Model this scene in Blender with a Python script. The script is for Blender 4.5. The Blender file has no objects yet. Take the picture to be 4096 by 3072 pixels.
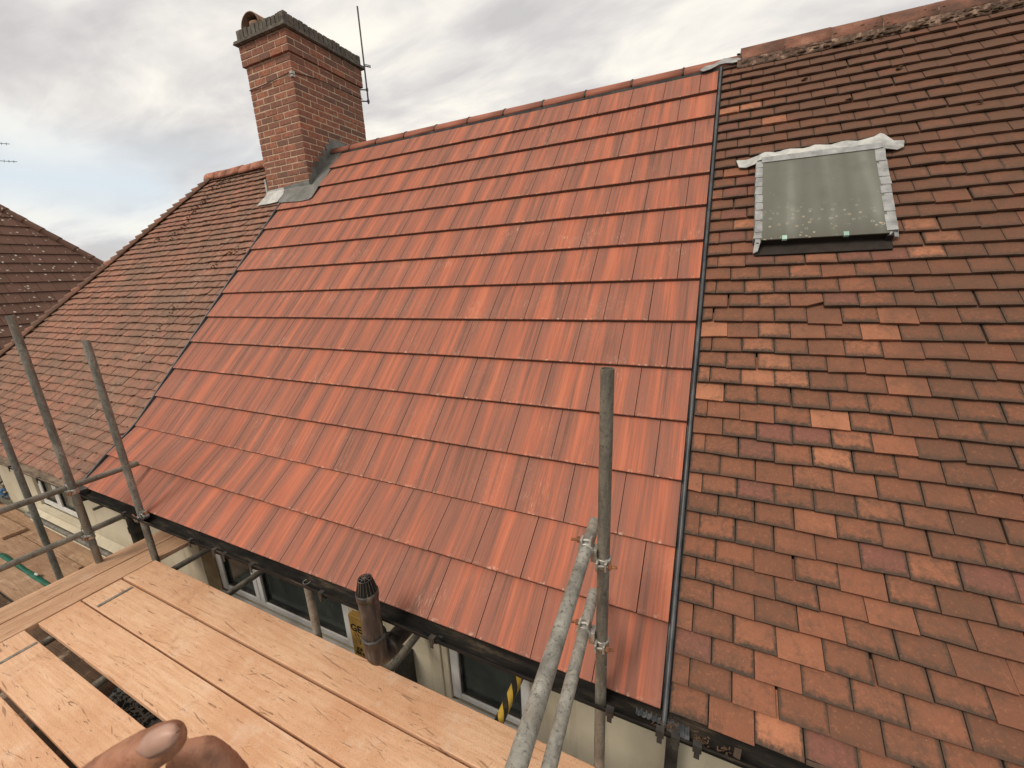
import bpy, bmesh, math, random
from mathutils import Vector, Matrix
random.seed(7)
R = math.radians
sc = bpy.context.scene
COL = sc.collection

# ------------------------------------------------------------------ camera
cam = bpy.data.objects.new('camera', bpy.data.cameras.new('camera'))
COL.objects.link(cam)
cam.data.sensor_width = 36.0
cam.data.lens = 1623.56 / 4096 * 36
cam.data.clip_start = 0.01
cam.data.clip_end = 2000
R0 = Vector((0.906561, 0.420071, -0.041081)); R1 = Vector((0.074630, -0.255330, -0.963969)); R2 = Vector((-0.415425, 0.870831, -0.262822))
CP = Vector((0.038316, -1.925681, 1.373265))
m = Matrix(((R0.x, -R1.x, -R2.x, CP.x), (R0.y, -R1.y, -R2.y, CP.y), (R0.z, -R1.z, -R2.z, CP.z), (0, 0, 0, 1)))
cam.matrix_world = m
cam.data.dof.use_dof = True; cam.data.dof.focus_distance = 3.2; cam.data.dof.aperture_fstop = 13.0
sc.camera = cam

# ------------------------------------------------------------------ world, sun, exposure
SUN_EL, SUN_DIR = R(50), Vector((-0.45, -0.80))       # direction towards the sun in plan
world = bpy.data.worlds.new('World'); sc.world = world; world.use_nodes = True
def build_world():
    nt = world.node_tree; nt.nodes.clear()
    N, L = nt.nodes.new, nt.links.new
    out = N('ShaderNodeOutputWorld'); bg = N('ShaderNodeBackground'); L(bg.outputs[0], out.inputs[0])
    sky = N('ShaderNodeTexSky'); sky.sky_type = 'NISHITA'; sky.sun_disc = False
    sky.sun_elevation = SUN_EL; sky.sun_rotation = math.atan2(SUN_DIR.x, SUN_DIR.y)
    tc = N('ShaderNodeTexCoord'); sep = N('ShaderNodeSeparateXYZ'); L(tc.outputs['Generated'], sep.inputs[0])
    def M(op, a, b=None, c=None, clamp=False):
        n = N('ShaderNodeMath'); n.operation = op; n.use_clamp = clamp
        for i, v in enumerate((a, b, c)):
            if v is None: continue
            if isinstance(v, (int, float)): n.inputs[i].default_value = v
            else: L(v, n.inputs[i])
        return n.outputs[0]
    z = M('MAXIMUM', sep.outputs[2], 0.0)
    d = M('ADD', z, 0.22)
    x = M('DIVIDE', sep.outputs[0], d); y = M('DIVIDE', sep.outputs[1], d)
    cmb = N('ShaderNodeCombineXYZ'); L(x, cmb.inputs[0]); L(y, cmb.inputs[1])
    mp = N('ShaderNodeMapping'); mp.inputs['Rotation'].default_value = (0, 0, R(28)); mp.inputs['Scale'].default_value = (0.85, 1.7, 1)
    mp.inputs['Location'].default_value = (1.3, 0.4, 0)
    L(cmb.outputs[0], mp.inputs[0])
    def noise(scale, detail, rough, dist=0.0, src=None):
        n = N('ShaderNodeTexNoise'); n.inputs['Scale'].default_value = scale; n.inputs['Detail'].default_value = detail
        n.inputs['Roughness'].default_value = rough; n.inputs['Distortion'].default_value = dist
        L(src or mp.outputs[0], n.inputs['Vector']); return n.outputs[0]
    def ramp(f, *st):
        r = N('ShaderNodeValToRGB'); L(f, r.inputs[0]); e = r.color_ramp.elements
        while len(e) < len(st): e.new(0.5)
        for k, (p, c) in enumerate(st): e[k].position = p; e[k].color = (*c, 1)
        return r.outputs[0]
    big = noise(1.15, 7, 0.52, 0.35)
    fine = noise(2.6, 8, 0.55, 0.5)
    mixn = M('ADD', M('MULTIPLY', big, 0.68), M('MULTIPLY', fine, 0.32))
    cloud = ramp(mixn, (0.40, (5.4, 5.25, 5.2)), (0.46, (6.3, 6.1, 6.0)), (0.51, (7.4, 7.1, 6.75)), (0.56, (8.6, 8.2, 7.5)), (0.62, (9.4, 8.9, 7.8)))
    for_blue = noise(0.8, 5, 0.5, 0.2)
    # clear patches open low over the far horizon
    low = M('SUBTRACT', 1.0, M('MULTIPLY', M('ABSOLUTE', M('SUBTRACT', sep.outputs[2], 0.17)), 9.0), clamp=True)
    gap = M('MULTIPLY', low, ramp(for_blue, (0.36, (0, 0, 0)), (0.56, (1, 1, 1))), clamp=True)
    mix = N('ShaderNodeMixRGB'); L(gap, mix.inputs[0]); L(cloud, mix.inputs[1])
    tint = N('ShaderNodeMixRGB'); tint.inputs[0].default_value = 0.86
    L(sky.outputs[0], tint.inputs[1]); tint.inputs[2].default_value = (6.9, 7.5, 7.9, 1)
    L(tint.outputs[0], mix.inputs[2])
    L(mix.outputs[0], bg.inputs[0]); bg.inputs[1].default_value = 0.10
build_world()
sun = bpy.data.objects.new('sun', bpy.data.lights.new('sun', 'SUN')); COL.objects.link(sun)
sun.data.energy = 1.9; sun.data.angle = R(22); sun.data.color = (1.0, 0.91, 0.80)
sd = SUN_DIR.normalized() * math.cos(SUN_EL)
sun.rotation_euler = Vector((sd.x, sd.y, math.sin(SUN_EL))).to_track_quat('Z', 'Y').to_euler()
sc.view_settings.view_transform = 'Standard'; sc.view_settings.look = 'None'
sc.view_settings.exposure = 0.2; sc.view_settings.gamma = 1.0
sc.render.engine = 'CYCLES'

# ------------------------------------------------------------------ material helper
class NT:
    def __init__(s, name, rough=0.8, metal=0.0, spec=0.3):
        s.m = bpy.data.materials.new(name); s.m.use_nodes = True
        s.t = s.m.node_tree; s.p = s.t.nodes['Principled BSDF']
        s.p.inputs['Roughness'].default_value = rough; s.p.inputs['Metallic'].default_value = metal
        s.p.inputs['Specular IOR Level'].default_value = spec
    def N(s, k): return s.t.nodes.new(k)
    def L(s, a, b): s.t.links.new(a, b)
    def put(s, v, sock):
        if isinstance(v, (int, float)): sock.default_value = v
        elif isinstance(v, tuple): sock.default_value = v if len(v) != 3 or sock.type != 'RGBA' else (*v, 1)
        else: s.L(v, sock)
    def M(s, op, a, b=None, c=None, clamp=False):
        n = s.N('ShaderNodeMath'); n.operation = op; n.use_clamp = clamp
        for i, v in enumerate((a, b, c)):
            if v is not None: s.put(v, n.inputs[i])
        return n.outputs[0]
    def coord(s, kind='Object', scale=(1, 1, 1), rnd=False):
        tc = s.N('ShaderNodeTexCoord'); v = tc.outputs[kind]
        if rnd:
            oi = s.N('ShaderNodeObjectInfo'); a = s.N('ShaderNodeVectorMath'); a.operation = 'MULTIPLY_ADD'
            cb = s.N('ShaderNodeCombineXYZ'); 
            for k in range(3): s.L(oi.outputs['Random'], cb.inputs[k])
            s.L(cb.outputs[0], a.inputs[0]); a.inputs[1].default_value = (37, 53, 71); s.L(v, a.inputs[2]); v = a.outputs[0]
        mp = s.N('ShaderNodeMapping'); mp.inputs['Scale'].default_value = scale; s.L(v, mp.inputs[0]); return mp.outputs[0]
    def vec(s, x, y, z=0.0):
        c = s.N('ShaderNodeCombineXYZ'); s.put(x, c.inputs[0]); s.put(y, c.inputs[1]); s.put(z, c.inputs[2]); return c.outputs[0]
    def noise(s, v, scale=5, detail=4, rough=0.55, dist=0.0):
        n = s.N('ShaderNodeTexNoise'); s.L(v, n.inputs['Vector']); n.inputs['Scale'].default_value = scale
        n.inputs['Detail'].default_value = detail; n.inputs['Roughness'].default_value = rough; n.inputs['Distortion'].default_value = dist
        return n.outputs[0]
    def voro(s, v, scale=10, feat='F1', out=0):
        n = s.N('ShaderNodeTexVoronoi'); n.feature = feat; s.L(v, n.inputs['Vector']); n.inputs['Scale'].default_value = scale
        return n.outputs[out]
    def ramp(s, f, *st, interp='LINEAR'):
        r = s.N('ShaderNodeValToRGB'); s.L(f, r.inputs[0]); r.color_ramp.interpolation = interp; e = r.color_ramp.elements
        while len(e) < len(st): e.new(0.5)
        for k, (p, c) in enumerate(st):
            e[k].position = p; e[k].color = (c, c, c, 1) if isinstance(c, (int, float)) else (*c, 1)
        return r.outputs[0]
    def mix(s, f, a, b, mode='MIX'):
        n = s.N('ShaderNodeMixRGB'); n.blend_type = mode; s.put(f, n.inputs[0]); s.put(a, n.inputs[1]); s.put(b, n.inputs[2]); return n.outputs[0]
    def attr(s, name):
        a = s.N('ShaderNodeAttribute'); a.attribute_name = name
        sp = s.N('ShaderNodeSeparateColor'); s.L(a.outputs['Color'], sp.inputs[0]); return sp.outputs
    def uv(s):
        u = s.N('ShaderNodeUVMap'); u.uv_map = 'UVMap'; sp = s.N('ShaderNodeSeparateXYZ'); s.L(u.outputs[0], sp.inputs[0]); return sp.outputs
    def bump(s, h, strength=0.3, dist=0.01):
        b = s.N('ShaderNodeBump'); b.inputs['Strength'].default_value = strength; b.inputs['Distance'].default_value = dist
        s.L(h, b.inputs['Height']); s.L(b.outputs[0], s.p.inputs['Normal'])
    def col(s, c): s.put(c if not isinstance(c, tuple) else (*c, 1), s.p.inputs['Base Color']); return s
    def rough(s, c): s.put(c, s.p.inputs['Roughness']); return s

MAT = {}
def mats():
    # new interlocking concrete tiles: sanded streaks running down the slope
    n = NT('new_tile_clay_red', 0.72, 0, 0.25); a = n.attr('rnd'); u = n.uv()
    off = n.M('MULTIPLY', a[0], 61.0)
    fine = n.noise(n.vec(n.M('MULTIPLY', n.M('ADD', u[0], off), 130.0), n.M('MULTIPLY', u[1], 1.8), off), 1, 3, 0.6)
    mid = n.noise(n.vec(n.M('MULTIPLY', n.M('ADD', u[0], off), 26.0), n.M('MULTIPLY', u[1], 1.1), off), 1, 4, 0.6, 0.3)
    band = n.noise(n.vec(n.M('MULTIPLY', n.M('ADD', u[0], off), 9.0), n.M('MULTIPLY', u[1], 0.5), n.M('MULTIPLY', a[1], 9.0)), 1, 2, 0.5)
    v = n.M('ADD', n.M('MULTIPLY', band, 0.36), n.M('ADD', n.M('MULTIPLY', mid, 0.36), n.M('MULTIPLY', fine, 0.28)))
    v = n.M('ADD', v, n.M('MULTIPLY', n.M('SUBTRACT', a[2], 0.5), 0.012))
    c = n.ramp(v, (0.38, (0.165, 0.078, 0.055)), (0.445, (0.255, 0.102, 0.068)), (0.495, (0.325, 0.116, 0.071)), (0.54, (0.415, 0.125, 0.070)), (0.60, (0.47, 0.155, 0.084)))
    sd_ = n.M('ABSOLUTE', n.M('SUBTRACT', n.M('DIVIDE', u[0], 0.30), 0.52)); sd_ = n.M('ADD', sd_, n.M('MULTIPLY', n.M('SUBTRACT', band, 0.5), 0.7))
    c = n.mix(n.ramp(sd_, (0.24, 0.0), (0.40, 0.60)), c, (0.215, 0.100, 0.072))
    ob = n.coord('Object')
    chalk = n.ramp(n.noise(ob, 2.2, 6, 0.7), (0.50, 0.0), (0.75, 0.30))
    spk = n.ramp(n.noise(ob, 55, 3, 0.6), (0.42, 0.0), (0.70, 1.0))
    c = n.mix(n.M('MULTIPLY', chalk, spk), c, (0.50, 0.30, 0.22))
    scuff = n.ramp(n.noise(n.coord('Object', (1, 1, 1)), 3.1, 2, 0.5), (0.60, 0.0), (0.70, 1.0))
    lines = n.ramp(n.noise(n.coord('Object', (60, 9, 9)), 2, 4, 0.7), (0.54, 0.0), (0.66, 0.6))
    c = n.mix(n.M('MULTIPLY', scuff, lines), c, (0.58, 0.36, 0.25))
    # pale chipped lower arris
    edge = n.ramp(u[1], (0.0, 1.0), (0.022, 0.0))
    chip = n.ramp(n.noise(ob, 34, 3, 0.7), (0.56, 0.0), (0.66, 0.8))
    c = n.mix(n.M('MULTIPLY', edge, chip), c, (0.60, 0.40, 0.30))
    c = n.mix(n.M('LESS_THAN', u[1], -0.5), c, n.mix(n.noise(ob, 40, 4), (0.085, 0.048, 0.036), (0.17, 0.085, 0.060)))  # tail and side faces: shade along the course edges put into a darker brown
    n.col(c); n.bump(n.M('ADD', n.noise(ob, 240, 3, 0.6), n.M('MULTIPLY', fine, 0.6)), 0.22, 0.004)
    MAT['new_tile'] = n.m
    n = NT('new_tile_ridge', 0.75, 0, 0.25); ob = n.coord('Object', (1, 1, 1)); a = n.attr('rnd')
    c = n.ramp(n.noise(n.coord('Object', (2, 30, 30)), 2, 5, 0.6), (0.35, (0.23, 0.09, 0.06)), (0.6, (0.38, 0.135, 0.085)))
    c = n.mix(n.M('MULTIPLY', a[0], 0.3), c, (0.22, 0.10, 0.075)); n.col(c); n.bump(n.noise(ob, 200, 3), 0.2, 0.004)
    MAT['new_ridge'] = n.m
    # old hand-made plain tiles; tint picks the general tone
    def old(name, tones, border, warm_pos, grey, right=True):
        n = NT(name, 0.86, 0, 0.2); a = n.attr('rnd'); u = n.uv(); ob = n.coord('Object')
        off = n.M('MULTIPLY', a[0], 83.0)
        loc = n.vec(n.M('ADD', u[0], off), n.M('ADD', u[1], off), off)
        base = n.ramp(a[1], *tones)
        patch = n.noise(ob, 0.75, 4, 0.6)
        base = n.mix(n.ramp(patch, (warm_pos, 0.0), (warm_pos + 0.22, 0.55)), base, grey)
        mot = n.noise(loc, 34, 5, 0.65, 0.6)
        base = n.mix(n.M('MULTIPLY', n.ramp(mot, (0.46, 0.0), (0.60, 1.0)), n.ramp(a[2], (0.2, 0.10), (0.9, 0.48))), base, (0.115, 0.066, 0.044))
        base = n.mix(n.M('MULTIPLY', n.ramp(n.noise(loc, 70, 4, 0.7), (0.55, 0.0), (0.68, 1.0)), 0.35), base, (0.44, 0.20, 0.105))
        # algae rim along the exposed edges of each tile
        wob = n.M('MULTIPLY', n.M('SUBTRACT', n.noise(loc, 48, 5, 0.7), 0.5), 0.075)
        dx = n.M('SUBTRACT', 0.082, n.M('ABSOLUTE', n.M('SUBTRACT', u[0], 0.082)))
        dd = n.M('ADD', n.M('MINIMUM', n.M('MULTIPLY', dx, 2.1), n.M('MULTIPLY', u[1], 1.0)), wob)
        rim = n.M('SUBTRACT', 1.0, n.ramp(dd, (0.006, 0.0), (0.030, 1.0)))
        strength = n.M('MULTIPLY', n.ramp(a[2], (0.12, 0.0), (0.42, 1.0)), border)
        base = n.mix(n.M('MULTIPLY', rim, strength), base, (0.066, 0.048, 0.035))
        # broad soot and algae staining that runs across several tiles, heavier up the slope and away from the verge
        sp_ = n.N('ShaderNodeSeparateXYZ'); n.L(ob, sp_.inputs[0])
        if right: gm = n.M('ADD', n.M('MULTIPLY', sp_.outputs[0], 0.30), n.M('MULTIPLY', sp_.outputs[1], 0.20), clamp=True)
        else: gm = n.M('ADD', 0.0, n.M('MULTIPLY', sp_.outputs[1], 0.05), clamp=True)
        st1 = n.ramp(n.noise(n.coord('Object', (1.0, 1.0, 0.55)), 3.2, 7, 0.72, 0.4), (0.40, 0.0), (0.60, 1.0))
        base = n.mix(n.M('MULTIPLY', n.M('ADD', n.M('MULTIPLY', st1, 0.75), n.M('MULTIPLY', gm, 0.35)), n.M('ADD', 0.20, gm), clamp=True), base, (0.125, 0.066, 0.043))
        st2 = n.ramp(n.noise(ob, 17, 6, 0.75, 0.3), (0.52, 0.0), (0.64, 0.45))
        base = n.mix(st2, base, (0.105, 0.066, 0.044))
        if not right:
            band = n.M('SUBTRACT', 1.0, n.M('MULTIPLY', n.M('ABSOLUTE', n.M('ADD', n.M('ADD', sp_.outputs[0], n.M('MULTIPLY', n.noise(ob, 2.5, 3), 0.5)), n.M('SUBTRACT', 6.0, n.M('MULTIPLY', sp_.outputs[1], 0.18)))), 6.0), clamp=True)
            base = n.mix(n.M('MULTIPLY', band, n.ramp(n.noise(ob, 26, 5, 0.75), (0.53, 0.0), (0.63, 0.8))), base, (0.44, 0.33, 0.25))
        # grit and pale flecks
        base = n.mix(n.ramp(n.noise(ob, 260, 2, 0.5), (0.62, 0.0), (0.74, 0.5)), base, (0.055, 0.035, 0.028))
        base = n.mix(n.ramp(n.voro(ob, 22), (0.022, 0.7), (0.035, 0.0)), base, (0.52, 0.42, 0.35))
        n.col(base); n.bump(n.M('ADD', n.noise(loc, 60, 6, 0.7), n.M('MULTIPLY', n.noise(ob, 300, 2), 0.5)), 0.45, 0.006)
        return n.m
    MAT['old_right'] = old('old_tile_weathered_brown', [(0.0, (0.155, 0.070, 0.043)), (0.35, (0.220, 0.090, 0.052)), (0.62, (0.280, 0.110, 0.062)), (0.82, (0.360, 0.145, 0.080)), (0.88, (0.215, 0.088, 0.066)), (0.94, (0.225, 0.088, 0.066)), (1.0, (0.44, 0.180, 0.098))], 1.0, 0.50, (0.185, 0.092, 0.058))
    MAT['old_left'] = old('old_tile_faded_pink', [(0.0, (0.245, 0.140, 0.100)), (0.4, (0.320, 0.165, 0.114)), (0.75, (0.385, 0.178, 0.118)), (0.92, (0.31, 0.145, 0.105)), (1.0, (0.46, 0.24, 0.155))], 0.35, 0.40, (0.195, 0.138, 0.098), False)
    n = NT('old_ridge_clay', 0.88, 0, 0.2); ob = n.coord('Object'); a = n.attr('rnd')
    c = n.ramp(n.noise(ob, 6, 6, 0.65), (0.36, (0.11, 0.062, 0.044)), (0.55, (0.215, 0.095, 0.062)), (0.7, (0.33, 0.165, 0.11)))
    c = n.mix(n.ramp(n.noise(ob, 24, 5, 0.7), (0.56, 0.0), (0.64, 0.75)), c, (0.06, 0.045, 0.035)); n.col(c)
    n.bump(n.noise(ob, 60, 6, 0.7), 0.5, 0.008); MAT['old_ridge'] = n.m
    n = NT('old_ridge_clay_orange', 0.88, 0, 0.2); ob = n.coord('Object')
    c = n.ramp(n.noise(ob, 7, 6, 0.65), (0.34, (0.20, 0.10, 0.07)), (0.52, (0.42, 0.175, 0.11)), (0.7, (0.50, 0.25, 0.165)))
    c = n.mix(n.ramp(n.noise(ob, 24, 5, 0.7), (0.54, 0.0), (0.62, 0.7)), c, (0.10, 0.065, 0.045)); n.col(c); MAT['old_ridge_warm'] = n.m
    n = NT('ridge_mortar', 0.95); ob = n.coord('Object')
    n.col(n.ramp(n.noise(ob, 20, 6, 0.7), (0.40, (0.065, 0.045, 0.034)), (0.54, (0.16, 0.10, 0.070)), (0.68, (0.40, 0.27, 0.20)))); n.bump(n.noise(ob, 50, 5), 0.6, 0.01); MAT['mortar_pink'] = n.m
    n = NT('moss', 1.0, 0, 0.1); ob = n.coord('Object')
    n.col(n.ramp(n.noise(ob, 60, 4), (0.35, (0.035, 0.024, 0.016)), (0.65, (0.13, 0.085, 0.050)))); n.bump(n.noise(ob, 160, 3), 0.8, 0.01); MAT['moss'] = n.m
    n = NT('brown_concrete_tile', 0.9, 0, 0.2); ob = n.coord('Object'); a = n.attr('rnd')
    c = n.mix(n.M('MULTIPLY', a[0], 0.6), (0.120, 0.064, 0.046), (0.175, 0.092, 0.066))
    c = n.mix(n.ramp(n.noise(ob, 1.2, 5, 0.6), (0.4, 0.0), (0.7, 0.4)), c, (0.10, 0.055, 0.042))
    cl = n.ramp(n.noise(ob, 0.8, 3), (0.42, 0.0), (0.55, 1.0))
    sp = n.ramp(n.voro(ob, 7.5), (0.16, 1.0), (0.24, 0.0))
    sp2 = n.ramp(n.noise(ob, 9, 3, 0.6), (0.47, 0.0), (0.55, 1.0))
    c = n.mix(n.M('MULTIPLY', n.M('MULTIPLY', sp, sp2), n.M('ADD', n.M('MULTIPLY', cl, 0.5), 0.4), clamp=True), c, (0.62, 0.58, 0.50)); n.col(c); MAT['neigh'] = n.m
    # brick
    n = NT('red_brick', 0.9, 0, 0.2); ob = n.coord('Object'); a = n.attr('rnd')
    c = n.ramp(a[1], (0.0, (0.185, 0.105, 0.080)), (0.25, (0.26, 0.122, 0.085)), (0.65, (0.335, 0.142, 0.092)), (1.0, (0.42, 0.165, 0.098)))
    c = n.mix(n.ramp(n.noise(ob, 26, 5, 0.7), (0.42, 0.0), (0.60, 0.7)), c, (0.165, 0.085, 0.060))
    c = n.mix(n.ramp(n.noise(ob, 90, 3, 0.6), (0.60, 0.0), (0.72, 0.45)), c, (0.07, 0.045, 0.035)); n.col(c)
    n.bump(n.noise(ob, 90, 5, 0.7), 0.5, 0.006); MAT['brick'] = n.m
    n = NT('sandy_mortar', 0.95, 0, 0.15); ob = n.coord('Object')
    n.col(n.ramp(n.noise(ob, 14, 5, 0.6), (0.3, (0.42, 0.29, 0.20)), (0.6, (0.60, 0.45, 0.32)))); n.bump(n.noise(ob, 120, 3), 0.5, 0.004); MAT['mortar'] = n.m
    n = NT('sooty_blue_brick', 0.95, 0, 0.15); ob = n.coord('Object'); a = n.attr('rnd')
    c = n.ramp(n.noise(ob, 14, 6, 0.7), (0.3, (0.060, 0.054, 0.048)), (0.55, (0.15, 0.135, 0.112)), (0.72, (0.25, 0.23, 0.185)))
    c = n.mix(n.M('MULTIPLY', a[0], 0.3), c, (0.14, 0.095, 0.07)); n.col(c); n.bump(n.noise(ob, 60, 5), 0.6, 0.008); MAT['sooty'] = n.m
    n = NT('terracotta_pot', 0.85); ob = n.coord('Object'); n.col(n.ramp(n.noise(ob, 12, 5), (0.35, (0.13, 0.080, 0.055)), (0.6, (0.27, 0.155, 0.095)))); MAT['pot'] = n.m
    # scaffold board timber: grain runs along each board's own X
    def wood(name, tones, along=(1, 1, 1), dirt=(0.30, 0.16, 0.085), k=0.8):
        n = NT(name, 0.82, 0, 0.2); base = n.coord('Object', (1, 1, 1), rnd=True)
        s = n.N('ShaderNodeMapping'); s.inputs['Scale'].default_value = (1.2, 22, 22); n.L(base, s.inputs[0]); st = s.outputs[0]
        g = n.noise(st, 2.6, 6, 0.6, 0.9)
        c = n.ramp(g, (0.30, tones[0]), (0.50, tones[1]), (0.68, tones[2]))
        c = n.mix(n.M('MULTIPLY', n.ramp(n.noise(base, 2.4, 5, 0.6), (0.42, 0.0), (0.68, 1.0)), k), c, dirt)
        s2 = n.N('ShaderNodeMapping'); s2.inputs['Scale'].default_value = (5, 60, 60); n.L(base, s2.inputs[0])
        crack = n.ramp(n.noise(s2.outputs[0], 1.1, 4, 0.65, 1.2), (0.625, 0.0), (0.68, 0.8))
        c = n.mix(crack, c, (0.16, 0.08, 0.045))
        s3 = n.N('ShaderNodeMapping'); s3.inputs['Scale'].default_value = (50, 9, 9); s3.inputs['Rotation'].default_value = (0, 0, 0.9); n.L(base, s3.inputs[0])
        scr = n.M('MULTIPLY', n.ramp(n.noise(s3.outputs[0], 0.8, 3, 0.6), (0.70, 0.0), (0.75, 0.7)), n.ramp(n.noise(base, 3, 2), (0.5, 0.0), (0.6, 1.0)))
        c = n.mix(scr, c, (0.20, 0.10, 0.06))
        sm = n.N('ShaderNodeMapping'); sm.inputs['Scale'].default_value = (2.2, 9, 9); n.L(base, sm.inputs[0])
        kn = n.ramp(n.voro(sm.outputs[0], 0.9), (0.05, 0.75), (0.10, 0.0)); c = n.mix(kn, c, (0.26, 0.13, 0.07))
        c = n.mix(n.ramp(n.noise(base, 170, 2, 0.6), (0.56, 0.0), (0.70, 0.42)), c, (0.24, 0.13, 0.075))
        for ang_, sc_, th_ in ((0.35, 0.5, 0.72), (-0.55, 0.6, 0.73), (1.9, 0.45, 0.735), (0.12, 0.4, 0.68), (-0.15, 0.5, 0.70)):
            s4 = n.N('ShaderNodeMapping'); s4.inputs['Rotation'].default_value = (0, 0, ang_); n.L(base, s4.inputs[0])
            s5 = n.N('ShaderNodeMapping'); s5.inputs['Scale'].default_value = (9, 150, 30); s5.inputs['Location'].default_value = (ang_ * 7, ang_ * 11, 0); n.L(s4.outputs[0], s5.inputs[0])
            c = n.mix(n.ramp(n.noise(s5.outputs[0], sc_, 2, 0.5, 0.25), (th_, 0.0), (th_ + 0.05, 0.65)), c, (0.20, 0.10, 0.058))
        c = n.mix(n.ramp(n.noise(base, 5, 5, 0.7), (0.56, 0.0), (0.72, 0.45)), c, (0.74, 0.56, 0.42))
        c = n.mix(n.ramp(n.noise(base, 4.2, 6, 0.72, 0.8), (0.60, 0.0), (0.72, 0.45)), c, (0.36, 0.175, 0.095)); n.col(c)
        n.bump(n.M('SUBTRACT', n.M('ADD', n.M('MULTIPLY', g, 0.7), n.noise(base, 150, 2)), n.M('MULTIPLY', crack, 0.8)), 0.35, 0.004); return n.m
    MAT['board'] = wood('scaffold_board_pale', ((0.60, 0.345, 0.200), (0.69, 0.420, 0.255), (0.74, 0.485, 0.315)), k=0.75, dirt=(0.58, 0.300, 0.165))
    MAT['board_old'] = wood('scaffold_board_weathered', ((0.27, 0.165, 0.10), (0.38, 0.24, 0.15), (0.47, 0.31, 0.20)), dirt=(0.25, 0.145, 0.085), k=0.7)
    MAT['board_grain'] = wood('scaffold_board_ribbed', ((0.44, 0.25, 0.145), (0.60, 0.365, 0.22), (0.69, 0.45, 0.29)), dirt=(0.48, 0.26, 0.15), k=0.5)
    MAT['board_shaded'] = wood('scaffold_board_shaded', ((0.07, 0.042, 0.026), (0.115, 0.070, 0.043), (0.16, 0.10, 0.06)), dirt=(0.04, 0.025, 0.016), k=0.8)  # shaded copy of the board timber: under-deck shade put into its colour
    # metals
    def tube(name, lo, mi, hi):
        n = NT(name, 0.55, 0.25, 0.4); ob = n.coord('Object', (1, 1, 1))
        s = n.N('ShaderNodeMapping'); s.inputs['Scale'].default_value = (1, 1, 0.35); n.L(ob, s.inputs[0])
        c = n.ramp(n.noise(s.outputs[0], 11, 8, 0.75, 0.5), (0.36, lo), (0.5, mi), (0.62, hi))
        c = n.mix(n.ramp(n.noise(ob, 70, 5, 0.75), (0.54, 0.0), (0.63, 0.75)), c, (0.070, 0.066, 0.056))
        c = n.mix(n.ramp(n.noise(ob, 3.5, 5, 0.6), (0.58, 0.0), (0.72, 0.5)), c, (0.26, 0.19, 0.125))
        c = n.mix(n.ramp(n.noise(ob, 26, 4, 0.7), (0.66, 0.0), (0.72, 0.6)), c, (0.50, 0.42, 0.34))
        n.col(c); n.bump(n.noise(ob, 90, 4), 0.25, 0.002); return n.m
    MAT['tube'] = tube('galvanised_tube', (0.095, 0.098, 0.085), (0.19, 0.188, 0.162), (0.31, 0.30, 0.26))
    MAT['tube_pale'] = tube('galvanised_tube_pale', (0.16, 0.155, 0.135), (0.285, 0.275, 0.235), (0.40, 0.385, 0.335))
    MAT['tube_brown'] = tube('galvanised_tube_grimy', (0.10, 0.092, 0.075), (0.185, 0.165, 0.13), (0.26, 0.235, 0.19))
    n = NT('zinc_coupler', 0.42, 0.7, 0.5); ob = n.coord('Object'); n.col(n.ramp(n.noise(ob, 30, 4), (0.35, (0.27, 0.255, 0.22)), (0.65, (0.52, 0.50, 0.45)))); MAT['coupler'] = n.m
    n = NT('rusty_steel', 0.85, 0.2, 0.3); ob = n.coord('Object'); n.col(n.ramp(n.noise(ob, 60, 4), (0.35, (0.13, 0.05, 0.028)), (0.65, (0.34, 0.15, 0.07)))); MAT['rust'] = n.m
    n = NT('strap_steel', 0.6, 0.4, 0.4); ob = n.coord('Object'); n.col(n.ramp(n.noise(ob, 40, 5), (0.35, (0.17, 0.15, 0.12)), (0.6, (0.31, 0.28, 0.23)))); MAT['strap'] = n.m
    n = NT('hazard_stripes', 0.5, 0, 0.4); u = n.uv()
    f = n.M('FRACT', n.M('ADD', n.M('MULTIPLY', u[0], 2.0), n.M('MULTIPLY', u[1], 8.5)))
    ob = n.coord('Object'); c = n.mix(n.M('GREATER_THAN', f, 0.5), (0.035, 0.030, 0.024), (0.62, 0.40, 0.06))
    n.col(n.mix(n.ramp(n.noise(ob, 40, 5, 0.7), (0.55, 0.0), (0.72, 0.5)), c, (0.15, 0.10, 0.05))); MAT['hazard'] = n.m
    n = NT('old_lead_pale', 0.7, 0.1, 0.3); ob = n.coord('Object')
    c = n.ramp(n.noise(ob, 9, 6, 0.65), (0.34, (0.32, 0.32, 0.30)), (0.55, (0.50, 0.495, 0.47)), (0.7, (0.60, 0.58, 0.51)))
    c = n.mix(n.ramp(n.noise(ob, 40, 4, 0.7), (0.60, 0.0), (0.72, 0.5)), c, (0.18, 0.18, 0.17)); n.col(c); n.bump(n.noise(ob, 18, 4), 0.5, 0.01); MAT['lead_pale'] = n.m
    n = NT('mid_grey_lead', 0.6, 0.15, 0.35); ob = n.coord('Object')
    c = n.ramp(n.noise(ob, 14, 6, 0.65), (0.34, (0.21, 0.21, 0.20)), (0.55, (0.33, 0.33, 0.32)), (0.72, (0.45, 0.45, 0.43))); n.col(c); n.bump(n.noise(ob, 25, 4), 0.5, 0.008); MAT['lead_mid'] = n.m
    n = NT('new_lead_grey', 0.5, 0.35, 0.4); ob = n.coord('Object')
    n.col(n.ramp(n.noise(ob, 7, 5, 0.6), (0.35, (0.105, 0.105, 0.095)), (0.65, (0.21, 0.205, 0.185)))); n.bump(n.noise(ob, 12, 3), 0.3, 0.01); MAT['lead_dark'] = n.m
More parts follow.
